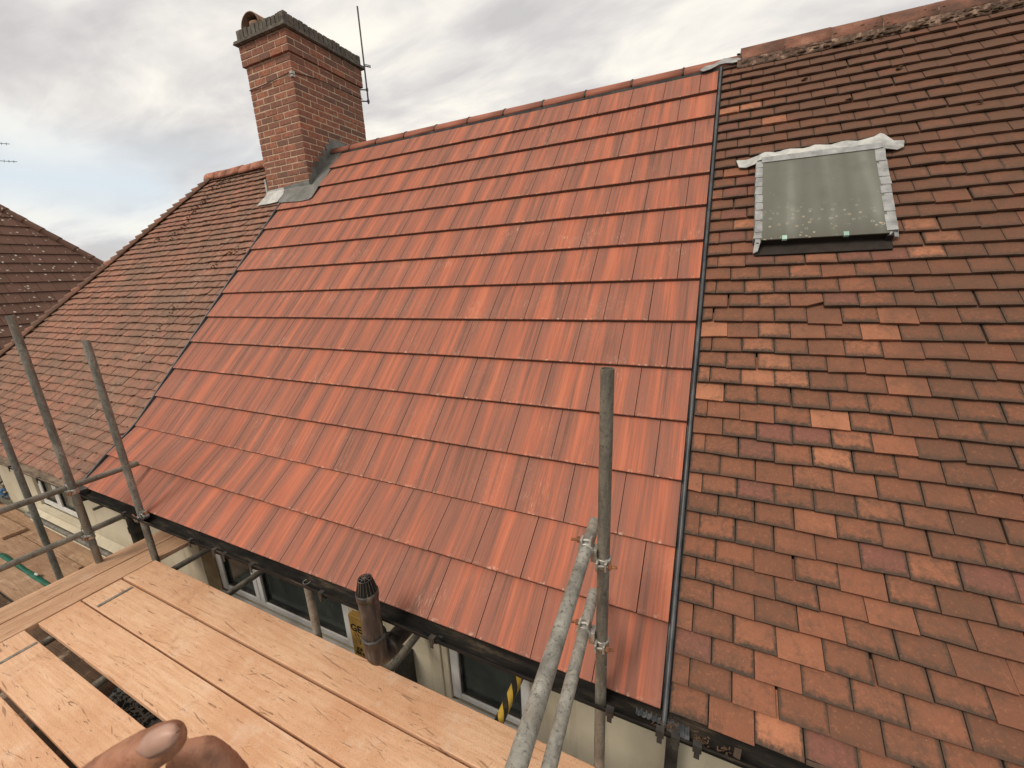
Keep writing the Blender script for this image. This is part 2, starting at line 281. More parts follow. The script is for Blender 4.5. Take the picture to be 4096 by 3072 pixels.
    n = NT('charcoal_plastic_strip', 0.42, 0, 0.5); ob = n.coord('Object'); n.col(n.ramp(n.noise(ob, 8, 4), (0.35, (0.028, 0.030, 0.033)), (0.7, (0.085, 0.088, 0.090)))); MAT['grp'] = n.m
    n = NT('grey_plastic_tray', 0.45, 0, 0.5); ob = n.coord('Object'); n.col(n.ramp(n.noise(ob, 30, 4), (0.4, (0.07, 0.075, 0.08)), (0.65, (0.18, 0.185, 0.19)))); MAT['grp_pale'] = n.m
    n = NT('black_plastic', 0.5, 0, 0.4); ob = n.coord('Object')
    c = n.ramp(n.noise(ob, 7, 6, 0.6), (0.40, (0.010, 0.010, 0.010)), (0.62, (0.050, 0.044, 0.036)), (0.75, (0.11, 0.09, 0.065))); n.col(c); MAT['black'] = n.m
    n = NT('gutter_grimy', 0.85, 0, 0.15); ob = n.coord('Object', (0.6, 4, 4))
    c = n.ramp(n.noise(ob, 5, 7, 0.7), (0.38, (0.006, 0.0055, 0.005)), (0.55, (0.018, 0.015, 0.012)), (0.70, (0.085, 0.062, 0.042))); n.col(c); n.bump(n.noise(ob, 20, 4), 0.4, 0.004); MAT['gutter'] = n.m
    n = NT('gutter_old_painted', 0.75, 0, 0.3); ob = n.coord('Object', (0.8, 3, 3))
    c = n.ramp(n.noise(ob, 6, 7, 0.7), (0.36, (0.065, 0.045, 0.032)), (0.50, (0.175, 0.125, 0.085)), (0.68, (0.28, 0.205, 0.145))); n.col(c); n.bump(n.noise(ob, 20, 4), 0.5, 0.006); MAT['gutter_old'] = n.m
    n = NT('soil_pipe_brown', 0.48, 0, 0.45); ob = n.coord('Object', (1, 1, 0.25))
    c = n.ramp(n.noise(ob, 26, 6, 0.65), (0.36, (0.022, 0.018, 0.015)), (0.54, (0.056, 0.044, 0.036)), (0.7, (0.15, 0.122, 0.098)))
    n.col(c); MAT['soil'] = n.m
    n = NT('cream_render', 0.95, 0, 0.15); ob = n.coord('Object')
    c = n.ramp(n.noise(ob, 2.0, 6, 0.6), (0.3, (0.50, 0.435, 0.315)), (0.6, (0.61, 0.545, 0.41)))
    s = n.N('ShaderNodeMapping'); s.inputs['Scale'].default_value = (9, 9, 0.7); n.L(ob, s.inputs[0])
    c = n.mix(n.ramp(n.noise(s.outputs[0], 1.0, 5, 0.65), (0.56, 0.0), (0.72, 0.55)), c, (0.33, 0.265, 0.175)); n.col(c)
    n.bump(n.noise(ob, 90, 4, 0.6), 0.5, 0.006); MAT['render'] = n.m
    n = NT('white_upvc', 0.4, 0, 0.45); ob = n.coord('Object'); n.col(n.ramp(n.noise(ob, 5, 5), (0.35, (0.55, 0.53, 0.49)), (0.6, (0.70, 0.69, 0.66)))); MAT['upvc'] = n.m
    n = NT('tan_reveal', 0.9); ob = n.coord('Object'); n.col(n.ramp(n.noise(ob, 7, 5), (0.35, (0.20, 0.145, 0.075)), (0.6, (0.29, 0.215, 0.12)))); MAT['tan'] = n.m
    n = NT('window_pane', 0.12, 0, 0.5); ob = n.coord('Object'); n.col(n.ramp(n.noise(ob, 3, 4), (0.4, (0.018, 0.024, 0.022)), (0.6, (0.045, 0.055, 0.048)))); MAT['pane'] = n.m
    n = NT('olive_grey_pane', 0.25, 0, 0.5); ob = n.coord('Object'); n.col(n.ramp(n.noise(ob, 3, 4), (0.4, (0.10, 0.095, 0.070)), (0.6, (0.20, 0.19, 0.145)))); MAT['pane_olive'] = n.m  # lighter olive-grey pane colour for the left window
    # skylight glass
    n = NT('grimy_skylight_glass', 0.30, 0, 0.4); ob = n.coord('Object'); u = n.uv()
    c = n.ramp(n.noise(n.vec(n.M('MULTIPLY', u[0], 6.0), n.M('MULTIPLY', u[1], 0.4)), 1, 1, 0.4), (0.36, (0.118, 0.118, 0.092)), (0.56, (0.148, 0.150, 0.120)), (0.70, (0.215, 0.222, 0.188)))
    c = n.mix(n.ramp(u[1], (0.0, 0.75), (0.22, 0.0)), c, (0.085, 0.078, 0.058))
    c = n.mix(n.ramp(n.noise(ob, 5, 5, 0.65), (0.48, 0.0), (0.7, 0.5)), c, (0.10, 0.098, 0.078))
    dist = n.voro(ob, 26); ring = n.ramp(dist, (0.12, 0.0), (0.20, 0.9), (0.28, 0.0))
    dens = n.M('MULTIPLY', n.ramp(n.noise(ob, 6, 4, 0.7), (0.44, 0.0), (0.54, 1.0)), n.ramp(u[1], (0.15, 1.0), (0.45, 0.0)))
    c = n.mix(n.M('MULTIPLY', ring, dens), c, (0.46, 0.38, 0.27))
    c = n.mix(n.ramp(n.voro(ob, 15), (0.022, 0.7), (0.034, 0.0)), c, (0.60, 0.56, 0.48)); n.col(c); MAT['skyglass'] = n.m
    for key, name, cc, ro in (('clip', 'pale_green_clip', (0.42, 0.62, 0.52), 0.5), ('felt_shade', 'roof_felt_and_shade', (0.020, 0.018, 0.016), 0.95), ('timber_dark', 'dark_fascia_timber', (0.030, 0.022, 0.017), 0.8),
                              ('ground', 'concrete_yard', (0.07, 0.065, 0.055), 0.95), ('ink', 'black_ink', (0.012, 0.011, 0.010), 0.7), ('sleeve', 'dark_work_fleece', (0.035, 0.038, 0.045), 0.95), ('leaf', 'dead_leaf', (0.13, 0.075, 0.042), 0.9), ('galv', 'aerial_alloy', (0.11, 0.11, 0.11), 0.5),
                              ('green', 'green_tarpaulin', (0.010, 0.115, 0.070), 0.5), ('white', 'white_sacking', (0.55, 0.54, 0.50), 0.8), ('nail', 'fingernail', (0.46, 0.27, 0.20), 0.4)):
        n = NT(name, ro); ob = n.coord('Object'); k = tuple(x * 0.6 for x in cc)
        n.col(n.ramp(n.noise(ob, 12, 5, 0.65), (0.35, k), (0.62, cc))); MAT[key] = n.m
    n = NT('yellow_board', 0.55); ob = n.coord('Object'); n.col(n.ramp(n.noise(ob, 8, 6, 0.6), (0.35, (0.20, 0.115, 0.025)), (0.6, (0.40, 0.245, 0.065)))); MAT['yellow'] = n.m
    n = NT('blue_bag', 0.5); ob = n.coord('Object'); n.col(n.ramp(n.noise(ob, 14, 4), (0.42, (0.05, 0.18, 0.38)), (0.58, (0.42, 0.55, 0.68)))); MAT['bluebag'] = n.m
    n = NT('rubble_mix', 0.95); ob = n.coord('Object'); n.col(n.ramp(n.noise(ob, 9, 5, 0.7), (0.35, (0.15, 0.12, 0.09)), (0.6, (0.42, 0.36, 0.28)))); MAT['rubble'] = n.m
    n = NT('leaf_print_cloth', 0.8); ob = n.coord('Object'); n.col(n.ramp(n.noise(ob, 34, 3, 0.5, 1.0), (0.47, (0.02, 0.02, 0.018)), (0.50, (0.34, 0.33, 0.29)))); MAT['print'] = n.m
    n = NT('skin', 0.5, 0, 0.4); ob = n.coord('Object')
    c = n.ramp(n.noise(ob, 38, 4, 0.6), (0.35, (0.22, 0.092, 0.050)), (0.6, (0.38, 0.175, 0.100)))
    n.col(c); n.p.inputs['Subsurface Weight'].default_value = 0.12; n.p.inputs['Subsurface Radius'].default_value = (0.012, 0.005, 0.003)
    c = n.mix(n.ramp(n.noise(ob, 90, 5, 0.7), (0.50, 0.0), (0.66, 0.55)), c, (0.13, 0.055, 0.034))
    c = n.mix(n.ramp(n.noise(ob, 22, 3, 0.5), (0.52, 0.0), (0.66, 0.5)), c, (0.42, 0.15, 0.10)); n.col(c)
    n.bump(n.M('ADD', n.noise(n.coord('Object', (1, 1, 1)), 420, 4, 0.6), n.noise(n.coord('Object', (500, 90, 160)), 1, 3, 0.6)), 0.6, 0.0008); MAT['skin'] = n.m
mats()

# ------------------------------------------------------------------ mesh helpers
class MB:
    """collects geometry for ONE mesh object; every piece may carry a random tint and uv"""
    def __init__(s): s.v = []; s.f = []; s.uv = []; s.c = []; s.sm = []
    def add(s, vs, fs, tint=None, uvs=None, smooth=False):
        b = len(s.v); s.v += [tuple(v) for v in vs]
        t = tint or (0.5, 0.5, 0.5); s.c += [t] * len(vs)
        for f in fs:
            s.f.append([i + b for i in f]); s.sm.append(smooth)
            s.uv += [(uvs[i] if uvs else (0.0, 0.0)) for i in f]
    def hexa(s, c8, tint=None, uvs=None):   # bottom ring 0-3, top ring 4-7
        s.add(c8, [(3, 2, 1, 0), (4, 5, 6, 7), (0, 1, 5, 4), (1, 2, 6, 5), (2, 3, 7, 6), (3, 0, 4, 7)], tint, uvs)
    def box(s, x0, x1, y0, y1, z0, z1, tint=None):
        s.hexa([(x0, y0, z0), (x1, y0, z0), (x1, y1, z0), (x0, y1, z0), (x0, y0, z1), (x1, y0, z1), (x1, y1, z1), (x0, y1, z1)], tint)
    def tube(s, a, b, r, n=20, r2=None, hollow=0.0, tint=None, caps=True):
        a = Vector(a); b = Vector(b); d = (b - a).normalized()
        u = d.cross(Vector((0, 0, 1)) if abs(d.z) < 0.9 else Vector((1, 0, 0))).normalized(); w = d.cross(u)
        r2 = r if r2 is None else r2; L = (b - a).length
        ring = lambda p, rr: [p + u * rr * math.cos(2 * math.pi * k / n) + w * rr * math.sin(2 * math.pi * k / n) for k in range(n)]
        vs = ring(a, r) + ring(b, r2); fs = [(k, (k + 1) % n, n + (k + 1) % n, n + k) for k in range(n)]
        uvs = [(k / n, 0.0) for k in range(n)] + [(k / n, L) for k in range(n)]
        s.add(vs, fs, tint, uvs, True)
        if hollow:
            for p, rr, q in ((a, r, b), (b, r2, a)):
                e = (q - p).normalized() * min(0.25, L * 0.45)
                vs = ring(p, rr) + ring(p, rr - hollow) + ring(p + e, rr - hollow)
                s.add(vs, [(k, (k + 1) % n, n + (k + 1) % n, n + k) for k in range(n)], tint)
                s.add(vs, [(n + k, n + (k + 1) % n, 2 * n + (k + 1) % n, 2 * n + k) for k in range(n)], tint, smooth=True)
        elif caps:
            s.add(vs, [tuple(range(n - 1, -1, -1)), tuple(range(n, 2 * n))], tint)
    def lathe(s, c, prof, n=24, tint=None, axis=(0, 0, 1)):   # prof: (radius, height)
        d = Vector(axis).normalized(); u = d.cross(Vector((0, 0, 1)) if abs(d.z) < 0.9 else Vector((1, 0, 0))).normalized(); w = d.cross(u); c = Vector(c)
        vs = [c + d * h + (u * math.cos(2 * math.pi * k / n) + w * math.sin(2 * math.pi * k / n)) * r for r, h in prof for k in range(n)]
        fs = [(j * n + k, j * n + (k + 1) % n, (j + 1) * n + (k + 1) % n, (j + 1) * n + k) for j in range(len(prof) - 1) for k in range(n)]
        s.add(vs, fs, tint, None, True)
    def extrude(s, pts, nrm, t, tint=None, uvs=None):          # closed polygon -> slab
        nrm = Vector(nrm); k = len(pts); P = [Vector(p) for p in pts]
        vs = P + [p + nrm * t for p in P]
        s.add(vs, [tuple(range(k - 1, -1, -1)), tuple(range(k, 2 * k))] + [(i, (i + 1) % k, k + (i + 1) % k, k + i) for i in range(k)], tint, (uvs + uvs) if uvs else None)
    def blob(s, c, r, squash=(1, 1, 1), tint=None, n=6):
        c = Vector(c); vs = []; fs = []
        for j in range(n + 1):
            th = math.pi * j / n
            for k in range(n + 2):
                ph = 2 * math.pi * k / (n + 2); q = r * random.uniform(0.75, 1.2)
                vs.append(c + Vector((math.sin(th) * math.cos(ph) * squash[0], math.sin(th) * math.sin(ph) * squash[1], math.cos(th) * squash[2])) * q)
        w = n + 2
        for j in range(n):
            for k in range(w): fs.append((j * w + k, (j + 1) * w + k, (j + 1) * w + (k + 1) % w, j * w + (k + 1) % w))
        s.add(vs, fs, tint, None, True)
    def build(s, name, mat, parent=None, origin=None):
        me = bpy.data.meshes.new(name); o = Vector(origin) if origin is not None else Vector((0, 0, 0))
        me.from_pydata([tuple(Vector(v) - o) for v in s.v], [], s.f)
        ul = me.uv_layers.new(name='UVMap'); ul.data.foreach_set('uv', [x for t in s.uv for x in t])
        ca = me.color_attributes.new('rnd', 'FLOAT_COLOR', 'POINT'); ca.data.foreach_set('color', [x for t in s.c for x in (*t, 1.0)])
        me.polygons.foreach_set('use_smooth', s.sm)
        me.materials.append(MAT[mat] if isinstance(mat, str) else mat)
        ob = bpy.data.objects.new(name, me); COL.objects.link(ob); ob.location = o
        if parent is not None: ob.parent = parent; ob.location = o - world_loc(parent)
        me.update(); return ob
def world_loc(p):
    v = Vector((0, 0, 0))
    while p is not None: v += p.location; p = p.parent
    return v
def bevel(o, w=0.003, seg=2):
    b = o.modifiers.new('bevel', 'BEVEL'); b.width = w; b.segments = seg; b.limit_method = 'ANGLE'; return o
def thing(name, label, cat, loc=(0, 0, 0), group=None):
    o = bpy.data.objects.new(name, None); COL.objects.link(o); o.location = loc; o['label'] = label; o['category'] = cat
    if group: o['group'] = group
    return o
def tag(o, label, cat, group=None):
    o['label'] = label; o['category'] = cat
    if group: o['group'] = group
    return o
rd = random.random
def tint(): return (rd(), rd(), rd())

# ------------------------------------------------------------------ roof surface: s runs up the slope, s=0 two new courses above the eaves
TH, T1, T2, G = R(48.145), R(36.2), R(41.5), 0.345
def S(X, s, h=0.0):
    if s >= 0: y, z, a = s * math.cos(TH), s * math.sin(TH), TH
    elif s >= -G: y, z, a = s * math.cos(T1), s * math.sin(T1), T1
    else: y = -G * math.cos(T1) + (s + G) * math.cos(T2); z = -G * math.sin(T1) + (s + G) * math.sin(T2); a = T2
    return Vector((X, y - h * math.sin(a), z + h * math.cos(a)))
EAVE = -G * 1.95
UPN = Vector((0, -math.sin(TH), math.cos(TH)))
RIDGE_S = 4.30
HIPX = lambda s: -7.725 - (4.16 - s) * math.cos(TH)      # the 45 degree hip of the left-hand roof

def plain_tiles(mb, xr, gauge, s_top, wid=0.163, gap=0.0034, thick=0.0155, length=0.20, rag=1.0, holes=(), lipstart=0.0, tone=None):
    """courses of plain tiles; xr(s) gives the left and right limit of a course"""
    row = 0; s = EAVE
    while s < s_top:
        x0, x1 = xr(s); off = (row % 2) * wid * 0.5 + lipstart
        k = math.floor((x0 - off) / wid) - 1
        sway = 0.004 * math.sin(row * 1.7) * rag
        while True:
            a = k * wid + off; b = a + wid; k += 1
            if a > x1: break
            a = max(a, x0); b = min(b, x1)
            segs = [(a, b)]
            for (hx0, hx1, hs0, hs1) in holes:
                if hs0 < s + gauge * 0.6 and s < hs1:
                    ns = []
                    for (p, q) in segs:
                        if q <= hx0 or p >= hx1: ns.append((p, q))
                        else:
                            if p < hx0: ns.append((p, hx0))
                            if q > hx1: ns.append((hx1, q))
                    segs = ns
            for (p, q) in segs:
                if q - p < 0.02: continue
                g1 = gap * random.uniform(0.3, 1.8) * 0.5; g2 = gap * random.uniform(0.3, 1.8) * 0.5
                if rd() < 0.08 * rag: g2 += random.uniform(0.003, 0.008)
                slip = random.gauss(0, 0.0022) * rag + sway
                if rd() < 0.012 * rag: slip -= random.uniform(0.006, 0.016)
                tw = random.gauss(0, 0.0020) * rag; lift = abs(random.gauss(0, 0.0022)) * rag
                if s <= EAVE + 0.001: slip = random.gauss(0, 0.002)
                hh = -thick * 2.35
                L = length; sa = s + slip
                pa, pb = p + g1, q - g2
                t = (rd(), tone(0.5 * (p + q), s) if tone else rd() * 0.93, rd())
                # camber: three columns across the width
                xs = [pa, 0.5 * (pa + pb), pb]; cam_ = [0, 0.0022, 0]
                rows_ = [(sa, lift), (sa + 0.5 * L, (hh + lift) * 0.5), (sa + L, hh)]
                vs = []
                for dh in (-thick, 0.0):
                    for (ss, h) in rows_:
                        for x, cc, sg in zip(xs, cam_, (-1, 0, 1)): vs.append(S(x, ss + sg * tw * (1 if ss == sa else 0), h + dh + cc * (1 if dh == 0 else 1)))
                uvs = []
                for _ in range(2):
                    for (ss, h) in rows_:
                        for x in xs: uvs.append(((x - pa) / (pb - pa) * 0.164 if q - p > 0.12 else (x - pa), ss - sa))
                I = lambda d, r, c: d * 9 + r * 3 + c
                fs = []
                for r_ in range(2):
                    for c_ in range(2):
                        fs.append((I(1, r_, c_), I(1, r_, c_ + 1), I(1, r_ + 1, c_ + 1), I(1, r_ + 1, c_)))
                for c_ in range(2): fs.append((I(0, 0, c_), I(0, 0, c_ + 1), I(1, 0, c_ + 1), I(1, 0, c_)))
                for r_ in range(2):
                    fs.append((I(0, r_ + 1, 0), I(0, r_, 0), I(1, r_, 0), I(1, r_ + 1, 0)))
                    fs.append((I(0, r_, 2), I(0, r_ + 1, 2), I(1, r_ + 1, 2), I(1, r_, 2)))
                # broken corner now and then
                if rd() < 0.02 * rag and q - p > 0.12:
                    cx = random.uniform(0.012, 0.03)
                    for d_ in range(2): vs[I(d_, 0, 2)] = S(pb, sa + cx, lift + (-thick if d_ == 0 else 0))
                mb.add(vs, fs, t, uvs)
        s += gauge; row += 1

def roof_slab(mb, x0, x1, s0, s1, h=-0.045, t=0.02):
    ss = sorted({s0, s1, *[q for q in (-G, 0.0) if s0 < q < s1]})
    for a, b in zip(ss[:-1], ss[1:]):
        mb.hexa([S(x0, a, h - t), S(x1, a, h - t), S(x1, b, h - t), S(x0, b, h - t), S(x0, a, h), S(x1, a, h), S(x1, b, h), S(x0, b, h)])
def sheet(mb, pts, h, t=0.003, uvf=None):                       # polygon given in (X, s), laid on the upper slope
    P = [S(x, s, h) for x, s in pts]
    mb.extrude(P, UPN, t, None, [uvf(x, s) for x, s in pts] if uvf else None)
def strip(mb, x, s0, s1, prof, step=0.12):                     # profile (dx, h) swept up the slope
    n = max(2, int((s1 - s0) / step)); ss = [s0 + (s1 - s0) * i / n for i in range(n + 1)]; k = len(prof)
    vs = [S(x + dx, s, h) for s in ss for dx, h in prof]
    fs = [(i * k + j, i * k + j + 1, (i + 1) * k + j + 1, (i + 1) * k + j) for i in range(n) for j in range(k - 1)]
    mb.add(vs, fs, None, None, False)
    vs2 = [S(x + dx, s, h - 0.003) for s in ss for dx, h in prof]; mb.add(vs2, [tuple(reversed(f)) for f in fs])
    mb.add([vs[j] for j in range(k)] + [vs2[j] for j in range(k)], [(j, k + j, k + j + 1, j + 1) for j in range(k - 1)])
def arc(r, h, n=10, a0=0, a1=180): return [(-r * math.cos(R(a0 + (a1 - a0) * k / n)), h * math.sin(R(a0 + (a1 - a0) * k / n))) for k in range(n + 1)]

RY, RZ = RIDGE_S * math.cos(TH), RIDGE_S * math.sin(TH)
def ridge_tile(mb, x0, x1, yc, zc, w, h, t=0.014, tilt=0.0, ang=False):
    n = 10; pr = []
    for k in range(n + 1):
        a = math.pi * k / n
        if ang: q = abs(1 - 2 * k / n); pr.append((-w * (1 - 2 * k / n), h * (1 - q ** 1.6)))
        else: pr.append((-w * math.cos(a), h * math.sin(a)))
    ring = lambda x, off, z: [Vector((x, yc + y * off, z + zz * off)) for y, zz in pr]
    o0, o1 = ring(x0, 1, zc), ring(x1, 1, zc + tilt); i0, i1 = ring(x0, 1 - t / w, zc), ring(x1, 1 - t / w, zc + tilt); m_ = n + 1
    vs = o0 + o1 + i0 + i1
    fs = [(j, j + 1, m_ + j + 1, m_ + j) for j in range(n)] + [(2 * m_ + j + 1, 2 * m_ + j, 3 * m_ + j, 3 * m_ + j + 1) for j in range(n)]
    fs += [(j + 1, j, 2 * m_ + j, 2 * m_ + j + 1) for j in range(n)] + [(m_ + j, m_ + j + 1, 3 * m_ + j + 1, 3 * m_ + j) for j in range(n)]
    fs += [(0, m_, 3 * m_, 2 * m_), (m_ - 1, 3 * m_ - 1, 4 * m_ - 1, 2 * m_ - 1)]
    mb.add(vs, fs, tint(), None, True)

# ================================================================== the ground
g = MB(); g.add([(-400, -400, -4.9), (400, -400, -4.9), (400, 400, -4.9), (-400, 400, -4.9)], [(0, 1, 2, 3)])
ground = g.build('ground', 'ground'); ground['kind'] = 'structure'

# ================================================================== three joined houses
H_new = thing('house', 'rendered house under the bright new red interlocking tile roof, between two older tiled houses', 'house', (-2.6, 1.0, -4.9))
H_left = thing('house', 'rendered house with faded pinkish hipped plain-tile roof, left of the brick chimney', 'house', (-7.5, 1.0, -4.9))
H_right = thing('house', 'house with weathered brown plain-tile roof and grimy skylight, right of the new red roof', 'house', (2.2, 1.0, -4.9))

# ---- new roof
XL, XR, TW = -5.244, 0.0, 0.30
mb = MB()
for k in range(14):
    s = EAVE if k == 0 else (-G if k == 1 else (k - 2) * G)
    nxt = -G if k == 0 else s + G
    off = -0.295 if k % 2 == 0 else -0.146
    x0, x1 = XL, XR - 0.003
    if s > 3.2: x0 = -4.665
    top = min(nxt + 0.06, RIDGE_S - 0.08)
    j = math.ceil((x0 - off) / TW) - 1
    while off + j * TW < x1:
        a = max(x0, off + j * TW); b = min(x1, off + (j + 1) * TW); j += 1
        if b - a < 0.012: continue
        t = tint(); gp = 0.0026 + 0.0012 * rd(); lf = random.uniform(0, 0.0007); ds = random.gauss(0, 0.0005)
        hA, hB = 0.012 + lf, -0.0185; th_ = 0.026
        xa, xb = a + gp, b - gp * 0.3
        # small worn arris along the tail
        ar = 0.003
        vs = []; uvs = []
        for ss, h in ((s + ds, hA - th_), (s + ds, hA - ar), (s + ds + ar, hA), (top, hB), (top, hB - th_)):
            for x in (xa, xb):
                vs.append(S(x, ss, h)); uvs.append((x - a, max(0.0, ss - s)))
        mb.add(vs, [(2, 3, 5, 4), (4, 5, 7, 6)], t, uvs)
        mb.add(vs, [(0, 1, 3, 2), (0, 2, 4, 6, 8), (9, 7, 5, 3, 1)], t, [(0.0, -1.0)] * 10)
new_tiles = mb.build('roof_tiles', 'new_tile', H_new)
mb = MB(); roof_slab(mb, XL - 0.03, XR + 0.04, EAVE + 0.03, RIDGE_S - 0.01)
mb.hexa([Vector((XL, RY, RZ - 0.1)), Vector((XR, RY, RZ - 0.1)), Vector((XR, RY + 3.3, RZ - 3.6)), Vector((XL, RY + 3.3, RZ - 3.6)), Vector((XL, RY + .02, RZ - 0.04)), Vector((XR, RY + .02, RZ - 0.04)), Vector((XR, RY + 3.36, RZ - 3.55)), Vector((XL, RY + 3.36, RZ - 3.55))])
mb.build('roof_underlay', 'felt_shade', H_new)
mb = MB(); x = 0.162
rj = [0.162 - 0.4655 * k for k in range(12)]
for a, b in zip(rj[1:], rj[:-1]):
    a = max(a, -4.84); ridge_tile(mb, a + 0.004, b - 0.004, 2.852, 3.076, 0.098, 0.092, 0.014)
    if a <= -4.84: break
mb.build('ridge_tiles', 'new_ridge', H_new)
mb = MB()
for a in rj[:-1]:
    if a > -4.8: ridge_tile(mb, a - 0.007, a + 0.007, 2.852, 3.076, 0.102, 0.098, 0.03)
strip(mb, 0, RIDGE_S - 0.16, RIDGE_S - 0.15, [(XL + 0.55, 0.0), (XR, 0.0)])
mb.box(-4.84, 0.16, 2.752, 2.80, 3.035, 3.078)
mb.build('ridge_union_strip', 'black', H_new)

# ---- bonding strips either side of the new roof
hump = [(-0.05, -0.034), (-0.0115, -0.030), (-0.0098, 0.001)] + [(-0.0098 * math.cos(R(a)), 0.001 + 0.0095 * math.sin(R(a))) for a in (25, 50, 75, 90, 105, 130, 155)] + [(0.0098, 0.001), (0.0115, -0.030), (0.05, -0.034)]
mb = MB(); strip(mb, 0.0155, EAVE - 0.055, 4.17, hump)
for q in (-0.22, 0.17, 2.35): strip(mb, 0.0155, q, q + 0.006, [(dx * 1.12, h + 0.0025) for dx, h in hump[2:-2]], 0.003)
mb.build('bonding_strip', 'grp', H_new)
mb = MB()   # corrugated tray under the tiles either side of the hump, its end hanging over the gutter
def tray(mb, xa, xb, yend, zend):
    n = int((xb - xa) / 0.004); vs = []
    for i in range(n + 1):
        x = xa + (xb - xa) * i / n; rib = 0.0055 * (1 if (i % 5) < 2 else 0)
        for (y, z) in ((-0.46, -0.425), (-0.515, -0.4605), (yend, zend)):
            vs += [(x, y, z + rib), (x, y, z + rib - 0.0025)]
    fs = []
    for i in range(n):
        p, q = i * 6, i * 6 + 6
        fs += [(p, p + 2, q + 2, q), (p + 2, p + 4, q + 4, q + 2), (p + 1, q + 1, q + 3, p + 3), (p + 3, q + 3, q + 5, p + 5), (p + 4, p + 5, q + 5, q + 4)]
    mb.add(vs, fs)
tray(mb, -0.098, 0.002, -0.560, -0.4560); tray(mb, 0.028, 0.112, -0.600, -0.4380)
mb.build('eaves_tray', 'grp_pale', H_new)
mb = MB(); strip(mb, XL - 0.016, EAVE - 0.02, 3.26, [(dx * 1.0, h + 0.006) for dx, h in hump]); mb.build('bonding_strip', 'grp', H_new)

# ---- old roofs
BRIGHT = [(0.395, 1.139), (0.322, 1.036), (0.473, 1.031), (0.609, 0.826), (0.632, 0.61), (0.089, 0.944), (0.458, 3.315), (0.27, 3.519), (0.083, 3.467), (0.213, 2.167), (0.476, -0.608), (1.185, 1.948), (1.085, 1.931), (1.222, 2.065), (0.395, 1.36), (0.09, 1.36)]
PLUM = [(0.391, 0.728), (0.552, 0.72), (0.41, 0.312), (0.889, 0.088), (1.076, 0.189), (1.25, 0.16), (0.653, -0.596), (0.783, 1.868), (0.941, 1.856), (0.286, 1.862), (0.116, 3.54), (0.115, 3.33), (0.14, 3.14), (0.238, 3.0), (0.19, 2.69), (0.19, 2.48), (0.18, 2.28), (0.16, 2.08)]
def tone_right(x, s):
    for lst, v in ((BRIGHT, 1.0), (PLUM, 0.92)):
        for (px_, ps_) in lst:
            if abs(px_ - x) < 0.082 and 0 <= ps_ - s < 0.1085: return v
    t = rd() * 0.60
    if x > 1.0: t *= 0.75
    if s > 2.9: t *= 0.55
    if x < 1.0 and s < 1.95: t = min(0.82, t + (0.24 if s > 0.5 else 0.14))
    if rd() < 0.006: t = 0.9
    return t
mb = MB()
plain_tiles(mb, lambda s: (0.031, 3.9), 0.1085, RIDGE_S - 0.11, holes=[(0.315, 1.012, 1.93, 2.84)], rag=0.9, lipstart=0.015, tone=tone_right)
mb.build('roof_tiles', 'old_right', H_right)
mb = MB()
plain_tiles(mb, lambda s: (HIPX(s) + 0.01, XL - 0.034), 0.1085, RIDGE_S - 0.13, rag=1.7, holes=[(-5.70, -4.6, 3.5, 4.6)])
mb.build('roof_tiles', 'old_left', H_left)
mb = MB(); roof_slab(mb, 0.045, 3.95, EAVE + 0.03, RIDGE_S - 0.01)
mb.hexa([Vector((0.045, RY, RZ - 0.1)), Vector((3.95, RY, RZ - 0.1)), Vector((3.95, RY + 3.3, RZ - 3.6)), Vector((0.045, RY + 3.3, RZ - 3.6)), Vector((0.045, RY + .02, RZ - 0.04)), Vector((3.95, RY + .02, RZ - 0.04)), Vector((3.95, RY + 3.36, RZ - 3.55)), Vector((0.045, RY + 3.36, RZ - 3.55))])
mb.build('roof_underlay', 'felt_shade', H_right)
mb = MB()   # hipped underlay: front slope, hip-end slope and back slope as one skin
E0 = S(0, EAVE, -0.045); T0 = S(0, RIDGE_S - 0.02, -0.045)
ex, tx = HIPX(EAVE) + 0.03, HIPX(4.16) + 0.03
front = [Vector((XL - 0.03, E0.y + .02, E0.z)), Vector((ex, E0.y + .02, E0.z)), Vector((tx, T0.y, T0.z)), Vector((XL - 0.03, T0.y, T0.z))]
F0 = [S(XL - 0.03, s, -0.045) for s in (EAVE, -G, 0.0, RIDGE_S - 0.02)]; F1 = [S(HIPX(s) + 0.03, s, -0.045) for s in (EAVE, -G, 0.0, RIDGE_S - 0.02)]
mb.add(F0 + F1, [(i, 4 + i, 5 + i, 1 + i) for i in range(3)])
yb = 2 * T0.y - E0.y
mb.add([Vector((ex, E0.y, E0.z)), Vector((tx, T0.y, T0.z)), Vector((ex, yb, E0.z))], [(0, 1, 2)])
mb.add([Vector((tx, T0.y, T0.z)), Vector((XL - 0.03, T0.y, T0.z)), Vector((XL - 0.03, yb, E0.z)), Vector((ex, yb, E0.z))], [(0, 1, 2, 3)])
mb.build('roof_underlay', 'felt_shade', H_left)
